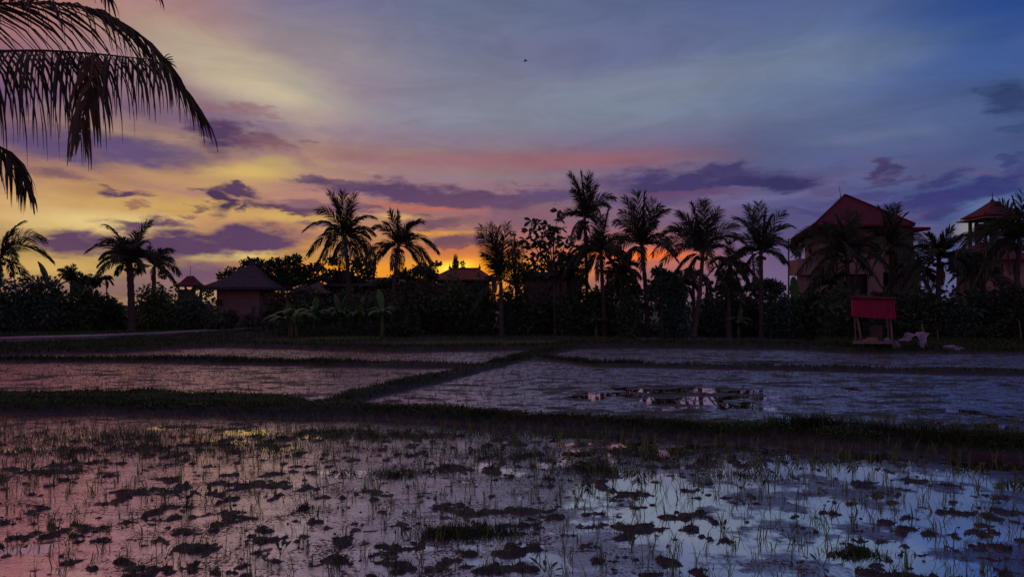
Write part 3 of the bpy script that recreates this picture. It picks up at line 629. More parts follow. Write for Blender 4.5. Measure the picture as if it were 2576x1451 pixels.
rosette_tree('tall open tree with clusters of large leaves, silhouetted right of the sunset glow', 1398, 48,
     [(1337,556),(1330,580),(1322,604),(1352,560),(1350,610),(1370,590),(1378,565),(1403,532),(1392,575),(1412,575),(1400,600),(1420,615),(1350,640),(1330,650),(1315,665),(1375,630),(1385,655),(1405,640),(1430,598),(1445,618),(1440,640),(1455,625),(1360,670),(1395,680),(1420,665),(1345,690),(1370,700),(1440,670),(1320,690),(1455,655)],
     41, .62, nl=10, fork=(1392,690))
tree('leafy tree with paired leaves between the second and third evenly spaced palms', 1665, 46,
     [(1650,680,10,8),(1665,690,20,12),(1690,700,22,12),(1650,715,22,14),(1680,725,30,16),(1705,720,16,12),(1640,740,20,14),(1700,745,26,14)], 2200, .3, M['leaf_blue'], 42, shell=.1, elong=2.2, forks=2, name='leafy_tree')
tree('narrow dark cypress poking above the orange tiled roof', 1146, 84, [(1146,650,3.5,10),(1146,664,6,14),(1146,676,7,12)], 900, .22, M['leaf_dark'], 43, name='cypress', tr=.08, branches=False, elong=2)
tree('thin tuft of a tree top beside the cypress above the orange roof', 1165, 86, [(1163,662,5,4),(1165,672,4,5)], 180, .2, M['leaf_dark'], 44, name='small_tree', tr=.05, branches=False)
tree('round tree top left of the tower', 2425, 62, [(2412,645,20,16),(2440,650,22,18),(2425,670,34,20),(2460,672,18,14)], 2400, .3, M['leaf_blue'], 45, forks=2)
tree('small crown showing between the straight trunk and the big house', 1945, 56, [(1935,715,18,12),(1950,722,22,14),(1905,712,14,10),(1925,735,34,14)], 1500, .26, M['leaf_blue'], 46)
tree('low distant tree top on the skyline between the palm trunks', 1870, 62, [(1856,728,20,8),(1885,722,14,8),(1830,735,24,10)], 900, .26, M['leaf_dark'], 47)
tree('shaggy tree between the dense palm and the second evenly spaced palm', 1570, 52, [(1560,700,16,18),(1585,712,16,20),(1545,720,22,16),(1600,735,18,16),(1575,745,30,16)], 1900, .28, M['leaf_dark'], 48, shell=.1, elong=2.5, forks=2)
tree('dark ragged tree on the skyline left of the lone distant palm', 228, 60, [(215,700,14,10),(235,712,18,10),(205,716,20,10),(245,700,8,7)], 900, .26, M['leaf_dark'], 49, shell=.1)
tree('small tree top beside the little red roofed pavilion', 515, 70, [(505,722,10,7),(522,730,10,7),(410,690,10,8)], 420, .26, M['leaf_dark'], 50)
# slim bare trees / stems
for (px, py0, Y, px2, lab) in ((1036, 735, 48, 1038, 'slim pale stem right of the curved coconut palm'),):
    b_ = G(px, Y); t = tag(empty('slim_tree', b_), lab, 'tree')
    tp = at(px2, py0, Y); MB().tube(catmull([b_-Vector((0,0,.1)), b_.lerp(tp,.5)+Vector((.06,0,0)), tp], 4), np.linspace(.09,.06,9), 7).build('trunk', M['trunk'], t, True)
    V, Fc = leaf_cloud([(tp, (.5,.5,.5))], 160, .3, 5); local(link('crown', np_mesh('crown', V, Fc, M['leaf_dark'])), t)
# ------------------------------------------------------------------ banana plants
def banana(label, px, Y, topy, spread, nleaf=8, seed=0, upright=1, group='banana plants at the field edge', mt=None, cx=None):
    r = random.Random(seed); base = G(px, Y); t = tag(empty('banana_plant', base), label, 'banana plant', group)
    Hh = at(px, topy, Y).z-base.z; st = Hh*.45; top = base+Vector((0,0,st)); S = spread*Y/F
    for sh in range(1 if nleaf < 12 else 4):
        o = Vector((r.uniform(-.6,.6), r.uniform(-.3,.3), 0)) if sh else Vector((0,0,0))
        MB().tube([base+o-Vector((0,0,.1)), (base+top)*.5+o*.8, top+o*.6], [.13,.11,.07], 7).build('stem', M['frond_dead'] if sh%2 else M['leaf_green'], t, True)
    for i in range(nleaf+4):
        ph = i*2.39996+seed; e = R(80) if i < upright else R(r.uniform(20, 78)); L_ = Hh-st if i < upright else min(S*r.uniform(.8,1.15), 2.6)
        L_ = max(L_, .8); o = Vector((r.uniform(-.6,.6), r.uniform(-.3,.3), r.uniform(-.25,.15)))*(.7 if nleaf >= 12 else 0)
        d = Vector((math.cos(ph)*math.cos(e), math.sin(ph)*math.cos(e), math.sin(e))); c0 = top+o
        cur = bez(c0, c0+d*L_*.6+Vector((0,0,.25*L_)), c0+Vector((d.x, d.y, 0)).normalized()*L_*(.35 if i < upright else .9)+Vector((0,0, L_*(.95 if i < upright else math.sin(e)*.6-.28))), 12)
        n = len(cur); Wd = .10*L_+.07; V = []; Fc = []
        for j in range(n):
            u = j/(n-1); w = Wd*math.sin(math.pi*min(1, u*1.02))**.55*(0 if u < .1 else 1)*(1+r.uniform(-.16,.1)) if 0 < j < n-1 else .01
            tt = Vector(cur[min(j+1,n-1)])-Vector(cur[max(j-1,0)]); sd = tt.cross(Vector((0,0,1)))
            sd = sd.normalized() if sd.length > 1e-4 else Vector((1,0,0)); nn_ = sd.cross(tt).normalized(); p = Vector(cur[j])
            V += [p+sd*w-nn_*w*.35, p, p-sd*w-nn_*w*.35]
        for j in range(n-1): Fc += [[3*j,3*j+1,3*j+4,3*j+3],[3*j+1,3*j+2,3*j+5,3*j+4]]
        local(link('leaf', np_mesh('leaf', np.array([tuple(v) for v in V]), np.array(Fc), mt or M['banana'], True)), t)
    return t
banana('large clump of banana plants with arching leaves, brightest green clump right of the cottage', 735, 44, 750, 62, 20, 61, 1)
banana('banana plant with raised leaves just behind the large clump', 790, 47, 745, 50, 9, 62, 2)
banana('banana plant between the clump and the upright leaved plant', 855, 48, 735, 46, 9, 63, 2)
banana('banana plant with two tall upright leaves left of the single tall leaf', 905, 48, 740, 40, 8, 64, 2)
banana('banana plant with one tall upright leaf in front of the brick wall', 962, 45, 722, 46, 9, 65, 1)
banana('banana leaf standing dark above the left bushes', 130, 46, 652, 30, 4, 66, 1, mt=M['leaf_green'])
banana('banana plant with a tall dark leaf at the left corner of the big house', 2000, 47, 692, 52, 8, 67, 1)
banana('banana plant below the big house balcony, right of the tall dark leaf', 2055, 47, 722, 44, 8, 68, 2)
banana('banana plant in front of the door of the big house', 2170, 45, 725, 44, 8, 69, 1)
banana('low banana plant right of the small red roofed hut', 2290, 42, 735, 46, 8, 70, 1)
banana('banana plant with bluish leaves below the tower', 2440, 40, 742, 56, 9, 71, 1)
banana('banana plant at the right, below the lit windows', 2500, 42, 738, 48, 8, 72, 1)
banana('banana plant hidden low under the dense dark palm', 1500, 46, 775, 40, 8, 73, 1, mt=M['leaf_dark'])
banana('low banana plant under the short young palm', 1858, 46, 770, 40, 8, 74, 1)
banana('banana shoot standing on the skyline beside the bushy left palm', 478, 62, 712, 12, 4, 75, 1, mt=M['leaf_dark'])
# ------------------------------------------------------------------ shrubs
def shrub(label, px, Y, topy, w, seed, mt, n=1500, ls=.22, name='shrub', group='bushes along the far edge of the field', elong=1.7):
    base = G(px, Y); gy = HY-(base.z-CAMZ)*F/Y; hpx = gy-topy; r = random.Random(seed)
    cl = [(px+r.uniform(-.6,.6)*w, topy+hpx*(.22+.62*r.random()), w*r.uniform(.28,.5), hpx*r.uniform(.16,.3), r.uniform(-.9,.9)) for _ in range(7)]+[(px, topy+hpx*.72, w*.85, hpx*.3)]
    t = tag(empty(name, base), label, 'bush', group); V, Fc = leaf_cloud(crown_from(cl, Y), n, ls, seed, .3, .45, elong)
    V[:,2] = np.maximum(V[:,2], base.z-.05)
    local(link('foliage', np_mesh('foliage', V, Fc, mt)), t); b = MB()
    for c in crown_from(cl, Y)[:5]:
        o = base+Vector((r.uniform(-.4,.4)*w*Y/F, 0, -.1)); b.tube(catmull([o, o.lerp(c[0], .5)+Vector((.1,0,0)), c[0]], 2), [.05,.05,.04,.03,.02], 5)
    b.build('stem', M['bark'], t); return t
D_, B_, G_, N_ = M['leaf_dark'], M['leaf_blue'], M['leaf_green'], M['leaf_brown']
SH = [('tall bluish bush at the far left edge', 20, 42, 672, 66, B_), ('tall bluish bush right of the left edge bush', 110, 43, 690, 62, B_), ('dark bush left of the lone distant palm', 190, 44, 722, 50, D_),
 ('dark bush just left of the bare pinkish palm trunk', 275, 46, 745, 42, D_), ('rounded light green bush right of the bare pinkish palm trunk', 400, 47, 706, 52, G_), ('bush left of the thatched cottage, under the little red roof', 478, 48, 730, 46, B_),
 ('low bush against the cottage wall', 548, 46, 782, 42, D_), ('small bush at the foot of the cottage corner', 640, 50, 796, 30, N_), ('reddish brown bush right of the cottage', 700, 52, 722, 48, N_), ('dark bush under the dark gabled roof', 775, 54, 726, 42, N_),
 ('bush under the tall dark left palm', 870, 54, 722, 40, D_), ('low dark bush before the long brick wall', 1010, 46, 790, 50, D_), ('bush right of the slim pale stem', 1080, 50, 712, 42, N_), ('bush with pale dry top below the orange roof', 1150, 50, 706, 48, G_),
 ('dark bush left of the young upright palm', 1215, 48, 716, 42, D_), ('dark bush below the feathery tree', 1300, 48, 712, 46, D_), ('bush below the dark flat roof', 1370, 50, 722, 46, N_), ('bush below the big leaved tree', 1440, 48, 725, 44, D_),
 ('bush at the foot of the tallest slender palm', 1510, 48, 730, 42, D_), ('bush between the dense palm and the second evenly spaced palm', 1580, 46, 745, 42, D_), ('bush right of the second evenly spaced palm', 1690, 46, 752, 44, B_),
 ('low bush right of the leaning trunk', 1790, 48, 758, 42, B_), ('bush behind the straight palm trunk', 1880, 48, 752, 46, D_), ('bush left of the big house', 1960, 46, 744, 46, B_), ('bush below the balcony of the big house', 2040, 45, 748, 44, D_),
 ('bush behind the small red roofed hut', 2130, 42, 742, 46, D_), ('bush right behind the small red roofed hut', 2225, 42, 745, 46, D_), ('bush behind the grey tarpaulin', 2310, 41, 748, 44, D_), ('bush under the palm with curled top fronds', 2390, 40, 750, 48, B_),
 ('bush under the tower', 2470, 40, 752, 48, B_), ('bush at the right edge', 2550, 38, 735, 48, D_), ('bush just outside the right edge', 2640, 37, 720, 50, D_), ('bush just outside the left edge', -90, 42, 660, 70, D_)]
for i, (lab, px, Y, ty, w, mt_) in enumerate(SH):
    shrub(lab, px, Y, ty-(16 if 11 < i < 26 else 26 if i > 25 else 0 if i in (10,11) else 6), w*1.08, 200+i, mt_, n=2800, ls=.24, elong=2.0)
# thicket: everything low behind and between, one uncountable mass
r = np.random.default_rng(5); cl = []
for i in range(230):
    px = r.uniform(-260, 2840); Y = r.uniform(47, 58); x = (px-CX)/F*Y
    if px > 2050: Y = r.uniform(38, 52)
    if 525 < px < 665: continue
    p = at(px, r.uniform(752, 800), Y); cl.append((p, (r.uniform(1,1.9), 1.0, r.uniform(.6,1.1))))
V, Fc = leaf_cloud(cl, 26000, .34, 9, .3, .3, 2.0); V[:,2] = np.maximum(V[:,2], .1)
tag(link('undergrowth', np_mesh('undergrowth', V, Fc, M['leaf_dark'])), 'dark tangled undergrowth filling the gaps between trees and bushes', 'undergrowth', kind='stuff')
r = np.random.default_rng(6); cl = []
for i in range(260):
    px = r.uniform(-200, 2800); x0 = (px-CX)/F*45; Y = float(np.interp(px, [-200,0,560,700,1000,1500,2040,2075,2600], [43,43,47,45.5,48.2,48,46.8,40,37]))+r.uniform(0, 2.2)
    b0 = G(px, Y); cl.append((b0+Vector((0,0,r.uniform(.1,.8))), (r.uniform(.6,1.3), .6, r.uniform(.3,.8))))
V, Fc = leaf_cloud(cl, 26000, .2, 19, .1, .2, 3.0); V[:,2] = np.maximum(V[:,2], .1)
tag(link('ground_cover', np_mesh('ground_cover', V, Fc, M['leaf_dark'])), 'low weeds and ferns at the foot of the bushes', 'weeds', kind='stuff')
# ------------------------------------------------------------------ buildings
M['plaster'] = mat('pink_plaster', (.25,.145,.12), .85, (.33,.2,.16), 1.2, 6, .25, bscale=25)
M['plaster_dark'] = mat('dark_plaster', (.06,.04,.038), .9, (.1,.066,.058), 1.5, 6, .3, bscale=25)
M['thatch'] = mat('thatch', (.05,.036,.036), .95, (.09,.066,.064), 6, 5, .9, stretch=(1,1,.3), bscale=30)
M['roof_dark'] = mat('dark_roof', (.07,.045,.04), .8, (.11,.07,.06), 4, 5, .5, bscale=20)
M['white'] = mat('pale_cloth', (.36,.29,.35), .8, (.2,.15,.2), 3, 4, .6, bscale=12)
M['dark'] = mat('dark_opening', (.012,.01,.01), .5)
M['ochre'] = mat('ochre_glow_wall', (.5,.28,.12), .6, (.4,.22,.09), 3, 3)  # ochre wall colour with the glow it catches put into it
M['metal'] = mat('dull_metal', (.12,.11,.11), .5, metallic=.6)
M['blue'] = mat('blue_plastic', (.02,.16,.45), .4)
M['concrete'] = mat('road_concrete', (.16,.13,.15), .55, (.22,.18,.2), 1.5, 6, .4, bscale=20)
def tile_mat(name, c1, c2, sx=5.0, sz=4.0):
    m = mat(name, c1, .7, c2, 2.5, 6, .0); t = m.node_tree; b = t.nodes['Principled BSDF']
    tcn = t.nodes.new('ShaderNodeTexCoord'); s = t.nodes.new('ShaderNodeSeparateXYZ'); t.links.new(tcn.outputs['Object'], s.inputs[0])
    def mm(op, a, v):
        n = t.nodes.new('ShaderNodeMath'); n.operation = op; t.links.new(a, n.inputs[0])
        if isinstance(v, (int,float)): n.inputs[1].default_value = v
        else: t.links.new(v, n.inputs[1])
        return n.outputs[0]
    fx = mm('PINGPONG', mm('ADD', s.outputs[0], s.outputs[1]), .5/sx); fz = mm('MODULO', s.outputs[2], 1/sz)
    h = mm('ADD', mm('MULTIPLY', fx, sx*1.0), mm('MULTIPLY', fz, sz*.8))
    bp = t.nodes.new('ShaderNodeBump'); bp.inputs['Strength'].default_value = .9; bp.inputs['Distance'].default_value = .06
    t.links.new(h, bp.inputs['Height']); t.links.new(bp.outputs[0], b.inputs['Normal']); return m
M['tile_red'] = tile_mat('red_tiles', (.10,.008,.014), (.16,.016,.02)); M['tile_orange'] = tile_mat('orange_tiles', (.16,.035,.012), (.22,.055,.018))
M['sheet_red'] = mat('red_sheet', (.42,.02,.065), .6, (.24,.012,.04), 2.5, 5, .3, stretch=(8,1,1), bscale=10)
def brick_mat():
    m = mat('brick', (.2,.12,.1), .9); t = m.node_tree; b = t.nodes['Principled BSDF']; br = t.nodes.new('ShaderNodeTexBrick')
    tcn = t.nodes.new('ShaderNodeTexCoord'); s = t.nodes.new('ShaderNodeSeparateXYZ'); cbn = t.nodes.new('ShaderNodeCombineXYZ')
    t.links.new(tcn.outputs['Object'], s.inputs[0]); t.links.new(s.outputs[0], cbn.inputs[0]); t.links.new(s.outputs[2], cbn.inputs[1]); t.links.new(cbn.outputs[0], br.inputs[0])
    br.inputs['Color1'].default_value = (.17,.08,.06,1); br.inputs['Color2'].default_value = (.22,.11,.085,1); br.inputs['Mortar'].default_value = (.11,.09,.08,1)
    br.inputs['Scale'].default_value = 1; br.inputs['Brick Width'].default_value = .5; br.inputs['Row Height'].default_value = .2; br.inputs['Mortar Size'].default_value = .02
    t.links.new(br.outputs[0], b.inputs['Base Color']); return m
M['brick'] = brick_mat()
def Z(py, Y): return CAMZ+(HY-py)/F*Y
def Xp(px, Y): return (px-CX)/F*Y
def hip(mb, x0, x1, y0, y1, z0, z1, rx0=None, rx1=None, th=.14, ry=None, flare=0):
    """solid hip roof; ridge from rx0 to rx1 at y=ry"""
    ry = (y0+y1)/2 if ry is None else ry; rx0 = (x0+x1)/2 if rx0 is None else rx0; rx1 = rx0 if rx1 is None else rx1
    lv = [(0, 0.0)]+([(.45, -flare)] if flare else [])+[(1, 0.0)]; V = [(x0,y0,z0-th),(x1,y0,z0-th),(x1,y1,z0-th),(x0,y1,z0-th)]
    for t, s in lv:
        z = z0+(z1-z0)*t+s*(z1-z0); 
        V += [(x0+(rx0-x0)*t, y0+(ry-y0)*t, z), (x1+(rx1-x1)*t, y0+(ry-y0)*t, z), (x1+(rx1-x1)*t, y1+(ry-y1)*t, z), (x0+(rx0-x0)*t, y1+(ry-y1)*t, z)]
    Fc = [(3,2,1,0)]
    for i in range(len(lv)):
        for j in range(4): Fc.append((4*i+j, 4*i+(j+1)%4, 4*(i+1)+(j+1)%4, 4*(i+1)+j))
    mb.poly(V, Fc); return mb
def building(name, label, cat, x, y, group=None): return tag(empty(name, (x, y, .3)), label, cat, group)
def win(t, x0, x1, z0, z1, y, parent=None, fr=.07):
    b = MB(); w = x1-x0; h = z1-z0; cx, cz = (x0+x1)/2, (z0+z1)/2
    for c, d in (((x0+fr/2,y-.03,cz),(fr,.1,h)),((x1-fr/2,y-.03,cz),(fr,.1,h)),((cx,y-.03,z0+fr/2),(w-2*fr,.1,fr)),((cx,y-.03,z1-fr/2),(w-2*fr,.1,fr)),((cx,y-.02,cz),(fr*.6,.06,h-2*fr))): b.box(c, d)
    w_ = b.build('window', M['wood'], t); p = MB().box((cx, y-.008, cz), (w-2*fr-.002, .02, h-2*fr-.002)).build('pane', M['dark']); p.parent = w_; p.location = (0,0,0); return w_
# thatched cottage
Y = 55.0; t = building('cottage', 'small cottage with pink walls and a dark thatched pyramid roof at left', 'cottage', Xp(605,Y), Y)
x0, x1 = Xp(545,Y), Xp(652,Y); zt = Z(720,Y)
MB().box(((x0+x1)/2, Y+1.9, (zt+.1)/2), (x1-x0, 3.8, zt-.1)).build('wall', M['plaster'], t)
r_ = MB(); hip(r_, Xp(519,Y)-.0, Xp(692,Y), Y-1.0, Y+4.8, Z(722,Y), Z(672,Y)+.35, Xp(606,Y), Xp(616,Y), .22, flare=.09); r_.build('roof', M['thatch'], t)
MB().tube([(Xp(611,Y),Y+1.9,Z(672,Y)+.2),(Xp(611,Y),Y+1.9,Z(672,Y)+.5),(Xp(611,Y),Y+1.9,Z(672,Y)+.62)], [.22,.14,.02], 7).build('roof_cap', M['thatch'], t)
win(t, Xp(546,Y), Xp(562,Y), Z(772,Y), Z(751,Y), Y); win(t, Xp(574,Y), Xp(588,Y), Z(800,Y), Z(780,Y), Y)
MB().box(((Xp(634,Y)+Xp(641,Y))/2, Y-.05, Z(779,Y)), (.25,.08,.5)).build('wall_lamp', M['metal'], t)
MB().tube([(Xp(553,Y+2),Y+2,Z(700,Y)),(Xp(553,Y+2),Y+2,Z(672,Y))], .02, 5).build('antenna', M['metal'], t)
# small red pavilion far left
Y = 85.0; t = building('pavilion', 'small far pavilion with a red bell shaped roof left of the thatched cottage', 'pavilion', Xp(479,Y), Y)
r_ = MB(); hip(r_, Xp(451,Y), Xp(506,Y), Y-1.4, Y+1.4, Z(719,Y), Z(697,Y)+.15, Xp(471,Y), Xp(488,Y), .12, flare=.12); r_.build('roof', M['tile_red'], t)
for px in (458, 498):
    for dy in (-.9,.9): MB().box((Xp(px,Y), Y+dy, Z(719,Y)/2), (.2,.2,Z(719,Y)-.2)).build('post', M['wood'], t)
MB().box((Xp(472,Y), Y, Z(728,Y)-1.5), (Xp(486,Y)-Xp(460,Y), 1.6, 3.0)).build('wall', M['plaster_dark'], t)
MB().tube([(Xp(479,Y),Y,Z(698,Y)),(Xp(479,Y),Y,Z(670,Y))], .03, 5).build('antenna', M['metal'], t)
# dark gabled roof house
Y = 64.0; t = building('house', 'low house under a dark hipped roof between cottage and tall left palm', 'house', Xp(785,Y), Y)
r_ = MB(); hip(r_, Xp(738,Y), Xp(838,Y), Y-2, Y+3, Z(738,Y), Z(704,Y), Xp(776,Y), Xp(795,Y), .15); r_.build('roof', M['roof_dark'], t)
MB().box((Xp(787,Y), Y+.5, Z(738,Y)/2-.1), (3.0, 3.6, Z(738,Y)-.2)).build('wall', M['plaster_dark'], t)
# long building with brick wall
Y = 60.0; t = building('long_house', 'long dark house with low flat roof and brick wall behind the banana plants', 'house', Xp(985,Y), Y)
x0, x1 = Xp(845,Y), Xp(1105,Y)
MB().box(((x0+x1)/2, Y+3, Z(716,Y)/2), (x1-x0, 6, Z(716,Y)-.1)).build('wall', M['brick'], t)
r_ = MB(); hip(r_, x0-.5, x1+.5, Y-.9, Y+6.8, Z(716,Y), Z(703,Y)+.3, x0+2.5, x1-2.5, .16); r_.build('roof', M['roof_dark'], t)
MB().box((Xp(1030,Y), Y-.04, Z(770,Y)), (1.6, .1, 1.3)).build('window', M['dark'], t)
# orange tiled roof
Y = 76.0; t = building('house', 'house with an orange tiled roof and two ridge finials in front of the sunset glow', 'house', Xp(1167,Y), Y)
r_ = MB(); hip(r_, Xp(1086,Y), Xp(1246,Y), Y-2.6, Y+3.2, Z(704,Y), Z(676,Y), Xp(1131,Y), Xp(1206,Y), .15); r_.build('roof', M['tile_orange'], t)
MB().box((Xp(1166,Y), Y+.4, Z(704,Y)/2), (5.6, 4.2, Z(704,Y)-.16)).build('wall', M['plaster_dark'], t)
MB().tube([(Xp(1130,Y),Y+.3,Z(676,Y)+.05),(Xp(1207,Y),Y+.3,Z(676,Y)+.05)], .09, 6).build('ridge', M['tile_orange'], t)
for px in (1131, 1206):
    zz = Z(676,Y); MB().tube([(Xp(px,Y),Y+.3,zz),(Xp(px,Y),Y+.3,zz+.22),(Xp(px,Y),Y+.3,zz+.3),(Xp(px,Y),Y+.3,zz+.65)], [.17,.13,.06,.015], 7).build('finial', M['tile_orange'], t)
# dark flat roof block
Y = 68.0; t = building('low_building', 'dark building with a straight flat roof edge below the big leaved tree', 'house', Xp(1400,Y), Y)
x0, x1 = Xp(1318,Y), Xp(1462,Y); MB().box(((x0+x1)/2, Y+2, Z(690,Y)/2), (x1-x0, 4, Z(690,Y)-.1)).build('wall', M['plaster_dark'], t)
MB().box((Xp(1372,Y), Y+1.9, Z(687,Y)-.02), (Xp(1428,Y)-Xp(1318,Y)+.6, 5.0, .22)).build('roof', M['roof_dark'], t)
MB().box((Xp(1446,Y)+.1, Y+1.9, Z(694,Y)-.02), (Xp(1468,Y)-Xp(1428,Y)-.7, 5.0, .2)).build('lower_roof', M['roof_dark'], t)
# dark little roof behind the tall left palm
Y = 66.0; t = building('house', 'small house with a low dark gable behind the tall left palm trunk', 'house', Xp(860,Y), Y)
r_ = MB(); hip(r_, Xp(826,Y), Xp(900,Y), Y-1.6, Y+2, Z(706,Y), Z(692,Y), Xp(850,Y), Xp(876,Y), .12); r_.build('roof', M['roof_dark'], t)
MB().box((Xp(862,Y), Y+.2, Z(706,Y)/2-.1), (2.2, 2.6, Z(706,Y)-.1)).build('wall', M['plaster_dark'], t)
# big house
Y = 66.0; t = building('big_house', 'big three storey pink house with a steep dark red tiled roof', 'house', Xp(2140,Y), Y)
xl, xr = Xp(2036,Y), Xp(2284,Y); ax = Xp(2126,Y); ze = Z(568,Y); za = Z(491,Y)
yf, yb, ya = Y-1.2, Y+9.5, Y+3.6
xL = Xp(1982,Y); zL = Z(606,Y)
za = CAMZ+(HY-491)/F*ya; axx = (2126-CX)/F*ya
V = [(xl,yf,ze),(xr,yf,ze),(xr+.4,yb,ze),(Xp(1988,yb),yb,zL),(xL,yf+.6,zL),(axx,ya,za),(axx+.6,ya+.4,za)]
top = [tuple(v) for v in V]; bot = [(v[0]*.999 if i < 5 else v[0], v[1], v[2]-.2) for i, v in enumerate(V)]
n = len(V); fcs = [(0,1,5),(1,2,6,5),(2,3,5,6),(3,4,0,5)]
allV = top+bot; ff = list(fcs)+[tuple(n+i for i in f[::-1]) for f in fcs]+[(0,n,n+1,1),(1,n+1,n+2,2),(2,n+2,n+3,3),(3,n+3,n+4,4),(4,n+4,n,0)]
MB().poly(allV, ff).build('roof', M['tile_red'], t)
rb = MB(); rb.tube([(axx,ya,za+.05),(xr,yf,ze+.06)], .11, 6); rb.tube([(axx,ya,za+.05),(xl,yf,ze+.06)], .11, 6); rb.tube([(xl,yf,ze+.06),(xL,yf+.6,zL+.05)], .1, 6); rb.build('hip_ridge', M['tile_red'], t)
MB().tube([(axx-.45,ya,za-.3),(axx-.6,ya,za+.95)], [.05,.015], 5).build('lightning_rod', M['metal'], t)
x0, x1 = Xp(2052,Y), Xp(2262,Y); zf = Z(684,Y)
def wedge(mb, pl, pr, y0, y1, z0, z1):
    a, b, c, d = (Xp(pl,y0),y0), (Xp(pr,y0),y0), (Xp(pr-4,y1),y1), (Xp(pl+2,y1),y1)
    mb.poly([(x,y,z0) for x,y in (a,b,c,d)]+[(x,y,z1) for x,y in (a,b,c,d)], [(3,2,1,0),(4,5,6,7),(0,1,5,4),(1,2,6,5),(2,3,7,6),(3,0,4,7)]); return mb
wl = wedge(MB(), 2052, 2262, Y+.4, Y+8.8, zf, ze-.25); wl.build('wall', M['plaster'], t)
x2, x3 = Xp(2010,Y), Xp(2224,Y); dx0, dx1 = Xp(2139,Y), Xp(2187,Y); zd = Z(689,Y); z0 = .2
b = MB(); yw = Y+.2
for a_, c_, lo, hi_ in ((x2, dx0, z0, zf-.02), (dx1, x3, z0, zf-.02), (dx0, dx1, zd, zf-.02)): b.box(((a_+c_)/2, yw+.15, (lo+hi_)/2), (c_-a_, .3, hi_-lo))
wedge(b, 2013, 2134, yw+.3, yw+8, z0, zf-.02); wedge(b, 2192, 2222, yw+.3, yw+8, z0, zf-.02); b.build('lower_wall', M['plaster'], t)
MB().box(((dx0+dx1)/2, yw+.6, (z0+zd)/2), (dx1-dx0+.3, .1, zd-z0)).build('doorway', M['dark'], t)
win(t, Xp(2060,Y), Xp(2084,Y), Z(712,Y), Z(694,Y), yw); win(t, Xp(2078,Y), Xp(2098,Y), Z(650,Y), Z(622,Y), Y+.4); win(t, Xp(2200,Y), Xp(2222,Y), Z(650,Y), Z(622,Y), Y+.4)
# balcony at left
bx0, bx1 = Xp(2002,Y), Xp(2051,Y); bz0, bz1 = Z(686,Y), Z(654,Y)
b = MB(); b.box(((bx0+bx1)/2, Y+.6, bz0-.1), (bx1-bx0, 2.0, .24)); b.build('balcony_floor', M['plaster'], t)
b = MB(); b.box(((bx0+bx1)/2, Y-.33, (bz0+bz1)/2+.02), (bx1-bx0, .14, bz1-bz0)); b.box((bx0+.07, Y+.68, (bz0+bz1)/2+.02), (.14, 1.85, bz1-bz0)); b.box(((bx0+bx1)/2-.05, Y-.33, bz1+.07), (bx1-bx0+.05, .24, .08)); b.build('balcony_wall', M['plaster'], t)
for px in (2010, 2047): MB().box((Xp(px,Y), Y-.2, (bz1+Z(612 if px<2020 else 590,Y))/2+.05), (.2,.2,Z(612 if px<2020 else 590,Y)-bz1-.1)).build('column', M['wood'], t)
MB().box((Xp(2040,Y), Y+.36, (bz0+Z(600,Y))/2), (Xp(2049,Y)-Xp(2028,Y), .12, Z(600,Y)-bz0)).build('side_wall', M['ochre'], t)
MB().box((Xp(2041,Y), Y+.27, Z(625,Y)), (.32, .05, .9)).build('door_ornament', M['dark'], t)
MB().box(((Xp(2262,Y)+Xp(2314,Y))/2, Y+3, Z(577,Y)), (Xp(2314,Y)-Xp(2262,Y)+1.2, 7.5, .28)).build('lower_roof', M['tile_red'], t)
MB().box((Xp(2280,Y), Y+3.4, Z(577,Y)/2), (1.6, 6.5, Z(577,Y)-.3)).build('rear_wing', M['plaster_dark'], t)
# tower pavilion and its house
_Xp = Xp
def Xp(px, Y): return _Xp(px+12, Y)
Y = 72.0; t = building('tower', 'open stacked tower with a pointed red tiled roof near the right edge', 'tower', Xp(2500,Y), Y)
x0, x1 = Xp(2466,Y), Xp(2538,Y); hw = (x1-x0)/2; cx = (x0+x1)/2
r_ = MB(); hip(r_, Xp(2454,Y)+.1, Xp(2548,Y)+.2, Y-1.0, Y+3.4, Z(543,Y)+.1, Z(508,Y)+.35, cx+.05, cx+.2, .12, ry=Y+1.2, flare=.06); r_.build('roof', M['tile_red'], t)
MB().tube([(cx+.12,Y+1.2,Z(508,Y)+.1),(cx+.12,Y+1.2,Z(505,Y)+.2),(cx+.12,Y+1.2,Z(500,Y)+.2),(cx+.12,Y+1.2,Z(482,Y)+.2)], [.28,.2,.05,.015], 7).build('finial', M['tile_red'], t)
MB().box((cx-.1, Y+1.2, Z(549,Y)), (Xp(2548,Y)-Xp(2448,Y), 4.9, .14)).build('eaves', M['wood'], t)
for px in (2453,):
    MB().tube([(Xp(px,Y)+.1,Y-.9,Z(541,Y)),(Xp(px,Y)-.15,Y-1,Z(540,Y)+.05),(Xp(px,Y)-.2,Y-1.05,Z(536,Y)+.05)], [.1,.09,.02], 6).build('corner_horn', M['tile_red'], t)
for px in (2467, 2484, 2522, 2536):
    for dy in (0, 2.4): MB().box((Xp(px,Y), Y+dy, (Z(553,Y)+Z(640,Y))/2), (.26,.26,Z(553,Y)-Z(640,Y))).build('column', M['plaster_dark'], t)
MB().box((cx, Y+2.0, Z(570,Y)), (x1-x0-.5, .12, Z(557,Y)-Z(583,Y))).build('screen', M['plaster_dark'], t)
MB().box((cx-.1, Y+1.2, Z(584,Y)), (Xp(2545,Y)-Xp(2459,Y), 3.8, .16)).build('floor_slab', M['wood'], t)
MB().box((cx, Y+1.2, Z(640,Y)/2), (x1-x0+.6, 3.0, Z(640,Y)-.2)).build('base_wall', M['plaster'], t)
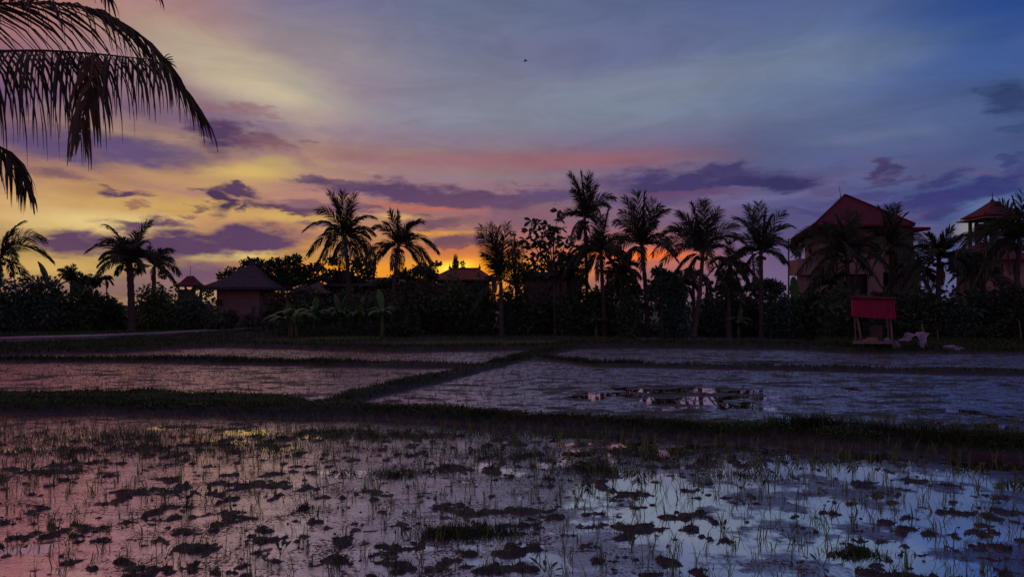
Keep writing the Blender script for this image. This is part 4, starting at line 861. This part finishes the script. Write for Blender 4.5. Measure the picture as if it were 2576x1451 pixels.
r_ = MB(); hip(r_, Xp(2438,Y), Xp(2560,Y), Y-1.2, Y+3.6, Z(628,Y), Z(606,Y), Xp(2478,Y), Xp(2530,Y), .2, flare=.1); r_.build('lower_roof', M['tile_red'], t)
Y = 62.0; Xp = _Xp; t = building('house', 'pink house with a red roof below the tower at right', 'house', Xp(2530,Y), Y)
x0, x1 = Xp(2478,Y), Xp(2600,Y)
MB().box(((x0+x1)/2, Y+2, Z(652,Y)/2-.1), (x1-x0, 4, Z(650,Y)-.1)).build('wall', M['plaster'], t)
r_ = MB(); hip(r_, Xp(2462,Y), Xp(2612,Y), Y-.8, Y+4.8, Z(652,Y), Z(615,Y), Xp(2530,Y), Xp(2560,Y), .16); r_.build('roof', M['tile_red'], t)
win(t, Xp(2508,Y), Xp(2524,Y), Z(690,Y), Z(662,Y), Y); win(t, Xp(2545,Y), Xp(2560,Y), Z(690,Y), Z(662,Y), Y)
lm = bpy.data.materials.new('lamp_glow'); lm.use_nodes = True; lb = lm.node_tree.nodes['Principled BSDF']; lb.inputs['Emission Color'].default_value = (1,.35,.08,1); lb.inputs['Emission Strength'].default_value = 1.2; lb.inputs['Base Color'].default_value = (.3,.1,.03,1)
for px, py in ((2516,675),(2498,684)):
    zz = Z(py,Y-.2); MB().tube([(Xp(px,Y),Y-.2,zz-.07),(Xp(px,Y),Y-.2,zz-.04),(Xp(px,Y),Y-.2,zz+.04),(Xp(px,Y),Y-.2,zz+.07)], [.02,.07,.07,.02], 7).build('lamp', lm, t)
Xp = _Xp
# utility poles and cables
def pole(label, px0, py1, px1, Y, r0=.1):
    b0 = G(px0, Y) if Y < 70 else Vector((Xp(px0,Y),Y,.3)); tp = at(px1, py1, Y); t = tag(empty('utility_pole', b0), label, 'utility pole')
    MB().tube([b0-Vector((0,0,.2)), b0.lerp(tp,.5), tp], [r0*1.2,r0,r0*.8], 8).build('pole', M['bark'], t); MB().box(tuple(tp+Vector((0,0,-.3))), (.9,.08,.08)).build('crossarm', M['bark'], t); return tp
p1 = pole('leaning utility pole between the straight palm trunk and the low shaggy palm', 1908, 630, 1892, 60, .1)
p2 = pole('thin utility pole beside the balcony of the big house', 1984, 600, 1984, 62, .08)
def cable(label, a, b, sag=.5):
    pts = [a.lerp(b, i/12)-Vector((0,0,sag*4*(i/12)*(1-i/12))) for i in range(13)]
    tag(MB().tube(pts, .012, 4).build('cable', M['dark']), label, 'cable', 'overhead cables by the big house')
cable('upper overhead cable running right from the leaning pole', at(1890,700,60), at(1984,718,62), .2)
cable('middle overhead cable sloping down to the right from the leaning pole', at(1890,705,60), at(2000,748,62), .3)
cable('lower overhead cable sloping down to the right', at(1893,716,60), at(1990,752,62), .3)
cable('faint overhead cable left of the leaning pole', at(1892,690,60), at(1800,712,62), .3)
# ------------------------------------------------------------------ raised road
pts = [(-700,880),(-300,866),(0,851),(200,846),(400,838),(560,829),(660,823)]; rz_ = .62; V = []; Fc = []
for i, (a, b) in enumerate(pts):
    x, y = gp(a, b, rz_); V += [(x, y, rz_), (x-.5, y+1.9, rz_+.02), (x+.0, y-.02, -.1), (x-.5, y+1.9, -.1)]
for i in range(len(pts)-1): Fc += [(4*i,4*i+4,4*i+5,4*i+1),(4*i+2,4*i+6,4*i+4,4*i),(4*i+1,4*i+5,4*i+7,4*i+3)]
tag(MB().poly(V, Fc).build('road', M['concrete']), 'narrow raised concrete road below the left bushes', 'road', kind='structure')
# ------------------------------------------------------------------ field hut
Yh = 32.5; hb = Vector((Xp(2200,Yh), Yh, .15)); t = tag(empty('field_hut', hb), 'small open field hut with a bright red sheet roof and wooden posts', 'hut')
W_ = lambda px, py, dy=0: at(px, py, Yh+dy)
rl, rr_, el_, er = W_(2142,750,.0), W_(2250,753,.0), W_(2144,795,-.7), W_(2254,802,-.7)
# front sheet, corrugated
b = MB(); n = 56; V = []; Fc = []
for i in range(n+1):
    u = i/n; a = rl.lerp(rr_, u); c = el_.lerp(er, u); o = .018*(1 if i % 2 else -1); jag = .02*math.sin(i*2.3)
    V += [(a.x, a.y-o, a.z+o), (c.x, c.y-o, c.z+o+jag*.4), (a.x, a.y-o+.01, a.z+o-.02), (c.x, c.y-o+.01, c.z+o-.02+jag*.4)]
for i in range(n): Fc += [(4*i,4*i+1,4*i+5,4*i+4),(4*i+2,4*i+6,4*i+7,4*i+3),(4*i+1,4*i+3,4*i+7,4*i+5)]
b.poly(V, Fc).build('roof_sheet', M['sheet_red'], t)
b = MB(); V = []; Fc = []; bl, br_ = W_(2135,794,.9), W_(2259,798,.9)
for i in range(n+1):
    u = i/n; a = rl.lerp(rr_, u); c = bl.lerp(br_, u); o = .018*(1 if i % 2 else -1); V += [(a.x, a.y+.02, a.z+o-.03), (c.x, c.y, c.z+o), (a.x, a.y+.02, a.z+o-.05), (c.x, c.y, c.z+o-.02)]
for i in range(n): Fc += [(4*i,4*i+4,4*i+5,4*i+1),(4*i+2,4*i+3,4*i+7,4*i+6),(4*i+1,4*i+5,4*i+7,4*i+3)]
b.poly(V, Fc).build('roof_sheet', M['sheet_red'], t)
MB().tube([rl+Vector((-.03,-.03,.03)), rr_+Vector((.03,-.03,.03))], .075, 7).build('ridge_cap', M['tile_red'], t)
def post(a, b, w=.085):
    w *= .75
    MB().tube([a, a.lerp(b,.5)+Vector((.01,0,0)), b], [w*.62,w*.58,w*.55], 4).build('post', M['wood'], t)
post(W_(2156,798,-.45), W_(2166,854,-.45), .11); post(W_(2166,854,-.45), Vector((W_(2168,879,-.45).x, Yh-.45, .12)), .12)
post(W_(2150,798,.6), Vector((W_(2153,866,.6).x, Yh+.6, .1)), .09); post(W_(2240,803,-.45), Vector((W_(2246,870,-.45).x, Yh-.45, .1)), .1); post(W_(2232,800,.7), Vector((W_(2236,864,.7).x, Yh+.7, .1)), .08)
pa = W_(2148,857,0); pb_ = W_(2243,861,0); b = MB()
for k in range(9):
    yy = -.62+k*.155; A, B_2 = at(2148,857,Yh+yy), at(2243,861,Yh+yy); A2, B2_ = at(2148,857,Yh+yy+.14), at(2243,861,Yh+yy+.14); A.x -= .03*(k%3)
    q8 = [(A.x,A.y),(B_2.x,B_2.y),(B2_.x,B2_.y),(A2.x,A2.y)]; b.poly([(x,y,pa.z-.045) for x,y in q8]+[(x,y,pa.z-.012) for x,y in q8], [(3,2,1,0),(4,5,6,7),(0,1,5,4),(1,2,6,5),(2,3,7,6),(3,0,4,7)])
b.build('platform', M['wood'], t)
b = MB(); b.tube([(at(2145,857,Yh-.62).x,Yh-.64,pa.z-.085),(at(2246,861,Yh-.62).x,Yh-.64,pa.z-.085)], .04, 4); b.build('frame_beam', M['wood'], t); MB().tube([(at(2145,857,Yh+.66).x,Yh+.66,pa.z-.085),(at(2246,861,Yh+.66).x,Yh+.66,pa.z-.085)], .04, 4).build('frame_beam', M['wood'], t)
b = MB(); b.box(tuple(W_(2204,836,.62)), (.6,.04,.7)); b.build('shade_panel', M['roof_dark'], t)  # panel coloured dark to stand for the shade inside the hut
def lump(name, label, cat, c, rx, ry, rz, m, seed=0, rough_=.25, group=None):
    r = np.random.default_rng(seed); V = []; nu, nv = 22, 11
    for j in range(nv+1):
        th = math.pi*.5*j/nv
        for i in range(nu):
            ph = 2*math.pi*i/nu; k = 1+rough_*(fbm(np.array([math.cos(ph)*2+seed*3.1+5]), np.array([math.sin(ph)*2+j*.4+5]), 3)[0]-.5)*2
            V.append((c[0]+rx*k*math.cos(ph)*math.cos(th), c[1]+ry*k*math.sin(ph)*math.cos(th), c[2]+rz*k*math.sin(th)))
    Fc = [(j*nu+i, j*nu+(i+1)%nu, (j+1)*nu+(i+1)%nu, (j+1)*nu+i) for j in range(nv) for i in range(nu)]+[tuple(range(nu))[::-1]]
    return tag(MB().poly(V, Fc).build(name, m, smooth=True), label, cat, group)
pz = pa.z-.012
q = W_(2176,855,-.1); lump('cloth_bundle', 'pinkish cloth bundle on the hut platform, left', 'bundle', (q.x, q.y, pz), .14, .12, .09, M['plaster'], 1)
tag(MB().box((W_(2194,850,.1).x, Yh+.1, pz+.075), (.42,.24,.15), .1).box((W_(2194,850,.1).x, Yh+.1, pz+.163), (.44,.26,.02), .1).build('crate', M['plaster']), 'low pink crate on the hut platform', 'crate')
q = W_(2231,853,-.1); lump('sack', 'dark purple sack leaning at the right end of the hut platform', 'sack', (q.x, q.y, pz), .13, .11, .17, M['white'], 2)
q = W_(2253,860,-.3); lump('plastic_bag', 'small blue plastic bag right of the hut platform', 'bag', (q.x, q.y, q.z-.06), .12, .09, .13, M['blue'], 3)
MB().box((q.x, q.y, (q.z-.06+.1)/2), (.34,.26,q.z-.06-.1)).build('wooden_box', M['wood']); tag(bpy.data.objects['wooden_box'], 'rough wooden box under the small blue bag', 'box')
# thing leg of little stool below the platform
# tarpaulin on sticks
t = tag(empty('tarpaulin_rack', (Xp(2296,32.3), 32.3, .2)), 'crumpled pale tarpaulin draped over a low stick rack right of the hut', 'tarpaulin')
V = []; Fc = []; nu, nv = 34, 22
for j in range(nv+1):
    for i in range(nu+1):
        u = i/nu; v = j/nv; px = 2270+u*56; fold = .05*math.sin(u*17+v*5)+.035*math.sin(u*31-v*9)
        topz = 846-9*math.sin(min(1, u*1.15)*math.pi*.5)+4*math.cos(u*9)
        drop = (6+14*max(0, 1-abs(u-.72)*3.6)**.8+20*max(0, 1-abs(u-.62)*4.5))*v
        yy = 32.75-.75*min(1, v*1.6)+fold; P = at(px, topz+drop*1.0+(8*(1-v) if u < .25 else 0), 32.4); V.append((P.x, yy, max(P.z+.25*fold, .17)))
Fc = [(j*(nu+1)+i, j*(nu+1)+i+1, (j+1)*(nu+1)+i+1, (j+1)*(nu+1)+i) for j in range(nv) for i in range(nu)]
MB().poly(V, Fc).build('tarpaulin', M['white'], t, True)
for px, py in ((2274,848),(2290,845),(2322,842),(2310,843)):
    a = at(px, py, 32.75); MB().tube([(a.x, 32.78, a.z), (a.x+.03, 32.8, .15)], .025, 5).build('stick', M['wood'], t)
def stake(label, px0, py0, px1, py1, Y, r0=.035):
    a = at(px0, py0, Y); b = at(px1, py1, Y); b.z = .1
    o = MB().tube([a, a.lerp(b, .5)+Vector((.02,0,0)), b], [r0*.8, r0, r0], 6).build('wooden_stake', M['wood']); tag(o, label, 'stake')
stake('leaning wooden stake right behind the pale tarpaulin', 2318, 815, 2332, 877, 32.6, .05)
stake('thin straight stake between the tarpaulin and the white sacks', 2358, 828, 2360, 860, 36, .025)
stake('thin leaning stake at the right edge of the grass bank', 2563, 805, 2570, 850, 37, .035)
lump('rag_pile', 'pile of white rags on the grass right of the tarpaulin', 'pile', (Xp(2388,32), 32, hz(Xp(2388,32),32)-.03), .36, .25, .16, M['white'], 5, .7)
lump('rag_pile', 'second low heap of white rags, touching the first on its right', 'pile', (Xp(2405,31.8), 31.8, hz(Xp(2405,31.8),31.8)-.03), .3, .2, .13, M['white'], 6, .7)
# laundry among the trees
t = tag(empty('clothes_line', at(1683,775,47)), 'pale washing hung low between the trees left of the leaning trunk', 'washing')
a = at(1672,764,47); b_ = at(1692,764,47); MB().tube([a, b_], .01, 4).build('line', M['wood'], t)
for k, (u0, u1, h_) in enumerate(((.05,.38,.35),(.6,.92,.5))):
    V = []; 
    for j in range(6):
        for i in range(7):
            P = a.lerp(b_, u0+(u1-u0)*i/6); V.append((P.x, P.y+.03*math.sin(i*2+j*.5), P.z-h_*j/5))
    MB().poly(V, [(j*7+i, j*7+i+1, (j+1)*7+i+1, (j+1)*7+i) for j in range(5) for i in range(6)]).build('garment', M['white'], t, True)
# bird
bc = at(1322,154,30); t = tag(empty('bird', bc), 'small dark bird flying high in the middle of the sky', 'bird')
b = MB(); b.tube([bc+.6*Vector((-.2,0,-.03)), bc+.6*Vector((-.12,0,-.01)), bc+.6*Vector((0,0,0)), bc+.6*Vector((.1,0,.025)), bc+.6*Vector((.15,0,.035)), bc+.6*Vector((.19,0,.035))], [.007,.013,.023,.016,.013,.003], 8)
b.build('body', M['roof_dark'], t, True)
for s in (-1, 1):
    wv_ = [bc+.6*Vector(q) for q in ((.05,0,.015),(-.04,0,.01),(-.06,.14*s,.05),(.03,.16*s,.06),(-.10,.32*s,.03),(-.04,.3*s,.04))]
    MB().poly(wv_+[w-Vector((0,0,.008)) for w in wv_], [(0,1,2,3),(3,2,4,5),(6,9,8,7),(9,11,10,8),(0,3,9,6),(1,7,8,2),(3,5,11,9),(2,8,10,4),(4,10,11,5)]).build('wing', M['roof_dark'], t)
# ------------------------------------------------------------------ grass and rice
def blades(P, h, w, seed=0, lean=.35, cols=2):
    """P (n,3) roots, h (n,) heights; 2-segment tapering blades"""
    r = np.random.default_rng(seed); n = len(P); ph = r.random(n)*6.283; d = np.stack([np.cos(ph), np.sin(ph), np.zeros(n)], 1)
    wd = np.stack([-np.sin(ph+r.normal(0,.5,n)), np.cos(ph), np.zeros(n)], 1)*(w*.5)[:, None]
    ln = (lean*(.3+r.random(n)))[:, None]; hh = h[:, None]; up = np.array([0,0,1.])
    m1 = P+up*hh*.55+d*ln*hh*.3; t = P+up*hh*(1-.25*ln)+d*ln*hh
    V = np.stack([P-wd, P+wd, m1+wd*.8, m1-wd*.8, t+wd*.12, t-wd*.12], 1).reshape(-1, 3); b = (np.arange(n)*6)[:, None]
    return V, np.concatenate([b+np.array([[0,1,2,3]]), b+np.array([[3,2,4,5]])], 0)
r = np.random.default_rng(21)
def sample(n, y0, y1, pw=2.0):
    u = r.random(n); a = y0**(1-pw); b = y1**(1-pw); y = (a+(b-a)*u)**(1/(1-pw)); x = (r.random(n)*2-1)*.86*(y+1); return x, y
# banks
x, y = sample(330000, 8.5, 27, 2.0); z = height(x, y); k = (z > .03) & (r.random(len(x)) < np.clip((z-.03)/.1, .25, 1)*.85)
x, y, z = x[k], y[k], z[k]; n = len(x); lush = fbm(x*.8+5, y*.8, 3); print('bank grass', n)
hh = (.035+.10*np.clip(lush-.3, 0, .5)*r.random(n)*2+.02*r.random(n))*(1+y*.02); V, Fc = blades(np.stack([x,y,z-.01],1), hh, .007+.0009*y, 1, .9)
tag(link('bank_grass', np_mesh('bank_grass', V, Fc, M['grass'])), 'short grass growing on the nearer mud banks', 'grass', kind='stuff')
x, y = sample(240000, 25, 52, 2.2); z = height(x, y); k = (z > .10); x, y, z = x[k], y[k], z[k]; n = len(x); print('far grass', n)
V, Fc = blades(np.stack([x,y,z-.01],1), .08+.16*r.random(n)**2, np.full(n, .035), 2, .7)
tag(link('meadow_grass', np_mesh('meadow_grass', V, Fc, M['grass'])), 'grass on the far banks and the meadow before the trees', 'grass', kind='stuff')
# taller tufts on the front bank
cl = []
for px, py, sp, cnt, H in ((2060,1072,.75,900,.34),(2030,1072,.4,300,.4),(2200,1082,.5,250,.25),(2330,1092,.5,260,.28),(2420,1100,.6,300,.3),(1220,1040,.7,500,.16),(500,1010,1.6,900,.2),(650,1015,1,600,.18),(150,1000,1.8,800,.2),(980,1025,.8,300,.14),(1700,1070,.9,400,.13),(2540,1110,.5,300,.24)):
    x0, y0 = gp(px, py, .2); X = x0+r.normal(0, sp*.5, cnt); Yv = y0+r.normal(0, .16, cnt); cl.append((X, Yv, H*(.4+.7*r.random(cnt))))
X = np.concatenate([c[0] for c in cl]); Yv = np.concatenate([c[1] for c in cl]); Hh = np.concatenate([c[2] for c in cl]); Zv = height(X, Yv)
k = Zv > .04; X, Yv, Hh, Zv = X[k], Yv[k], Hh[k], Zv[k]
V, Fc = blades(np.stack([X,Yv,Zv-.01],1), Hh, np.full(len(X), .016), 3, .9)
tag(link('tall_grass', np_mesh('tall_grass', V, Fc, M['grass'])), 'taller grass tufts on top of the front bank', 'grass', kind='stuff')
# leafy creeping weeds on the front bank
x, y = sample(120000, 9, 17, 2.0); z = height(x, y); k = (z > .12) & (fbm(x*1.1+40, y*1.1, 3) > .47); x, y, z = x[k], y[k], z[k]; n = len(x); print('weeds', n)
a = r.normal(0, 1, (n, 3)); a[:,2] = np.abs(a[:,2])*.6; a /= np.linalg.norm(a, axis=1)[:, None]; b = np.cross(a, r.normal(0, 1, (n, 3))); b /= np.linalg.norm(b, axis=1)[:, None]
p = np.stack([x, y, z+r.random(n)*.07], 1); L_ = (.03+.03*r.random(n))[:, None]
V = np.stack([p, p+a*L_*.5+b*L_*.35, p+a*L_, p+a*L_*.5-b*L_*.35], 1).reshape(-1, 3)
tag(link('creeping_weeds', np_mesh('creeping_weeds', V, np.arange(4*n).reshape(n, 4), M['leaf_green'])), 'small leafy weeds creeping over the front bank', 'weeds', kind='stuff')
# weed patches standing in the near mud
cl = []
for px, py, sx_, sy_, cnt, H in ((1170,1340,.42,.18,2600,.10),(1000,1190,.5,.35,1800,.08),(1250,1140,1.2,.5,2600,.08),(1480,1180,.6,.3,1600,.09),(1650,1150,1.3,.45,2200,.08),(1880,1200,.6,.3,1500,.07),(600,1130,2.2,.8,3600,.09),(250,1100,2.2,.8,3000,.10),(900,1090,2.4,.6,3200,.10),
    (2170,1395,.25,.1,900,.07),(760,1275,.4,.2,700,.05),(1390,1095,2,.3,1600,.1),(100,1140,1,.4,1200,.08),(1330,1210,.6,.3,900,.06)):
    x0, y0 = gp(px, py); cl.append((x0+r.normal(0, sx_*.55, cnt), y0+r.normal(0, sy_*.6, cnt), H*(.3+.9*r.random(cnt))))
X = np.concatenate([c[0] for c in cl]); Yv = np.concatenate([c[1] for c in cl]); Hh = np.concatenate([c[2] for c in cl]); k = (Yv > 4.2); X, Yv, Hh = X[k], Yv[k], Hh[k]
V, Fc = blades(np.stack([X,Yv,np.maximum(height(X, Yv), -.03)-.005],1), Hh, np.full(len(X), .009), 4, .8)
tag(link('paddy_weeds', np_mesh('paddy_weeds', V, Fc, M['grass'])), 'low matted weeds on the mud of the nearest paddy', 'weeds', kind='stuff')
# stubble and weeds on the mud clods
x, y = sample(200000, 4.6, 14, 1.7); z = height(x, y); k = (z > .004) & (z < .06) & (r.random(len(x)) < .8); x, y, z = x[k], y[k], z[k]; n = len(x); print('stubble', n)
V, Fc = blades(np.stack([x,y,z-.005],1), .012+.05*r.random(n)**2.2, .004+.0006*y, 5, 1.0)
tag(link('clod_stubble', np_mesh('clod_stubble', V, Fc, M['grass'])), 'short stubble and weeds on the mud clods', 'weeds', kind='stuff')
# rice seedlings: individuals near, the rest as one mass
protos = []
for q in range(10):
    rr2 = np.random.default_rng(300+q); nb_ = rr2.integers(4, 10); P = np.concatenate([rr2.normal(0, .018, (nb_, 2)), np.full((nb_, 1), -.03)], 1)
    V, Fc = blades(P, .10+.17*rr2.random(nb_), np.full(nb_, .008), 400+q, .75); protos.append(np_mesh('rice_seedling', V, Fc, M['seedling']))
pos = []
y = 4.2
row = 0
while y < 13.5:
    for i in range(-60, 61):
        X = i*.27+(row % 2)*.05+random.uniform(-.07,.07); Yv = y+random.uniform(-.07,.07)+.02*X
        if abs(X) < .78*(Yv+.4) and random.random() < (.85 if Yv < 9 else .8): pos.append((X, Yv))
    y += .27; row += 1
pos = np.array(pos); zz = height(pos[:,0], pos[:,1]); k = zz < .06; pos = pos[k]; zz = zz[k]
vis = (np.abs(pos[:,0])/pos[:,1] < .755) & (pos[:,1] > 5.55); inv = pos[vis]; zi = zz[vis]; o_ = np.argsort(inv[:,1]); inv = inv[o_]; zi = zi[o_]; print('seedlings', len(inv))
for i in range(min(300, len(inv))):
    o = link('rice_seedling', protos[random.randrange(10)]); o.location = (inv[i,0], inv[i,1], max(zi[i], 0)+.0); o.rotation_euler = (random.uniform(-.12,.12), random.uniform(-.12,.12), random.uniform(0, 6.28)); s_ = random.uniform(.75, 1.25); o.scale = (s_, s_, s_*random.uniform(.85,1.15))
    tag(o, 'thin green rice seedling standing in the nearest flooded paddy', 'rice seedling', 'rice seedlings in the nearest paddy')
def clumps(P2, z, per, h0, h1, w, seed, mname, label, spread=.02, lean=.6):
    rr3 = np.random.default_rng(seed); n = len(P2); P = np.repeat(np.concatenate([P2, z[:, None]], 1), per, 0); P[:, :2] += rr3.normal(0, spread, (n*per, 2))
    V, Fc = blades(P, h0+(h1-h0)*rr3.random(n*per), w if hasattr(w, '__len__') else np.full(n*per, w), seed, lean)
    tag(link(mname, np_mesh(mname, V, Fc, M['seedling'])), label, 'rice', kind='stuff')
rest = inv[300:]; zr = np.maximum(zi[300:], -.02)
clumps(rest, zr, 6, .08, .26, .009, 31, 'rice_rows', 'rice seedlings in the back part of the nearest paddy')
P2 = []
y = 13.0; row = 0
while y < 46:
    st = .27 if y < 28 else .34
    for i in range(int(-.8*(y+1)/st), int(.8*(y+1)/st)+1):
        if random.random() < .55: P2.append((i*st+random.uniform(-.06,.06), y+random.uniform(-.06,.06)+.03*i*st))
    y += st; row += 1
P2 = np.array(P2); zz = height(P2[:,0], P2[:,1]); e = P2[:,1]-land_edge(P2[:,0], P2[:,1]); k = (zz < .07) & (e < 0) & (P2[:,1] > 13.2); P2 = P2[k]; zz = np.maximum(zz[k], -.02); print('mid rice', len(P2))
clumps(P2, zz, 3, .05, .16, np.repeat(.005+.0004*P2[:,1], 3), 32, 'rice_field', 'rice seedlings in rows in the farther flooded paddies')
# meadow rice behind (dense, brownish)
x = (r.random(26000)*2-1)*.5*46; y = 38+r.random(26000)*9; z = height(x, y); k = (z < .08) & (y-land_edge(x, y) < 0) & (np.abs(CX+F*x/y-1090) < 440); P = np.stack([x[k], y[k], np.maximum(z[k], -.01)], 1)
V, Fc = blades(P, .08+.14*r.random(len(P)), np.full(len(P), .03), 7, .5); tag(link('dense_rice', np_mesh('dense_rice', V, Fc, M['seedling'])), 'dense young rice in the farthest middle paddy', 'rice', kind='stuff')
# broadleaf weeds standing singly in the mud
def weed(label, px, py, H, nl, seed):
    x0, y0 = gp(px, py); rr4 = random.Random(seed); base = Vector((x0, y0, max(hz(x0, y0), 0))); t = tag(empty('weed_plant', base), label, 'weed', 'single leafy weeds in the near mud')
    for i in range(nl):
        ph = i*2.4+seed; e = rr4.uniform(.35, 1.3); d = Vector((math.cos(ph)*math.cos(e), math.sin(ph)*math.cos(e), math.sin(e))); L_ = H*rr4.uniform(.6, 1)
        cur = bez(base-Vector((0,0,.02)), base+d*L_*.7, base+d*L_+Vector((d.x*.3*L_, d.y*.3*L_, -.15*L_)), 8); sd = Vector((-math.sin(ph), math.cos(ph), 0)); V = []; w = H*.085
        for j in range(8):
            u = j/7; q = w*(.18 if u < .45 else math.sin(math.pi*(u-.4)/.62)+.1); V += [Vector(cur[j])+sd*q, Vector(cur[j])-sd*q]
        local(link('leaf', np_mesh('leaf', np.array([tuple(v) for v in V]), np.array([[2*j,2*j+1,2*j+3,2*j+2] for j in range(7)]), M['leaf_dark'])), t)
for a in (('leafy weed standing alone in the left mud, nearest the left edge', 75, 1200, .26, 9, 1), ('tall thin leaved weed in the pink mud left of centre', 468, 1275, .34, 6, 2), ('drooping weed right of the tall thin leaved weed', 532, 1260, .28, 6, 3),
          ('low leafy weed at the bottom, left of centre', 855, 1432, .22, 9, 4), ('small weed in the bottom right mud', 1822, 1340, .16, 6, 5), ('broad weed in the lower right mud before the dark weed patch', 2068, 1425, .2, 6, 6), ('weed with thick leaves in the lower middle mud', 1375, 1440, .2, 7, 7), ('spiky weed in the middle mud left of the weed patch', 705, 1395, .2, 8, 8)):
    weed(*a)
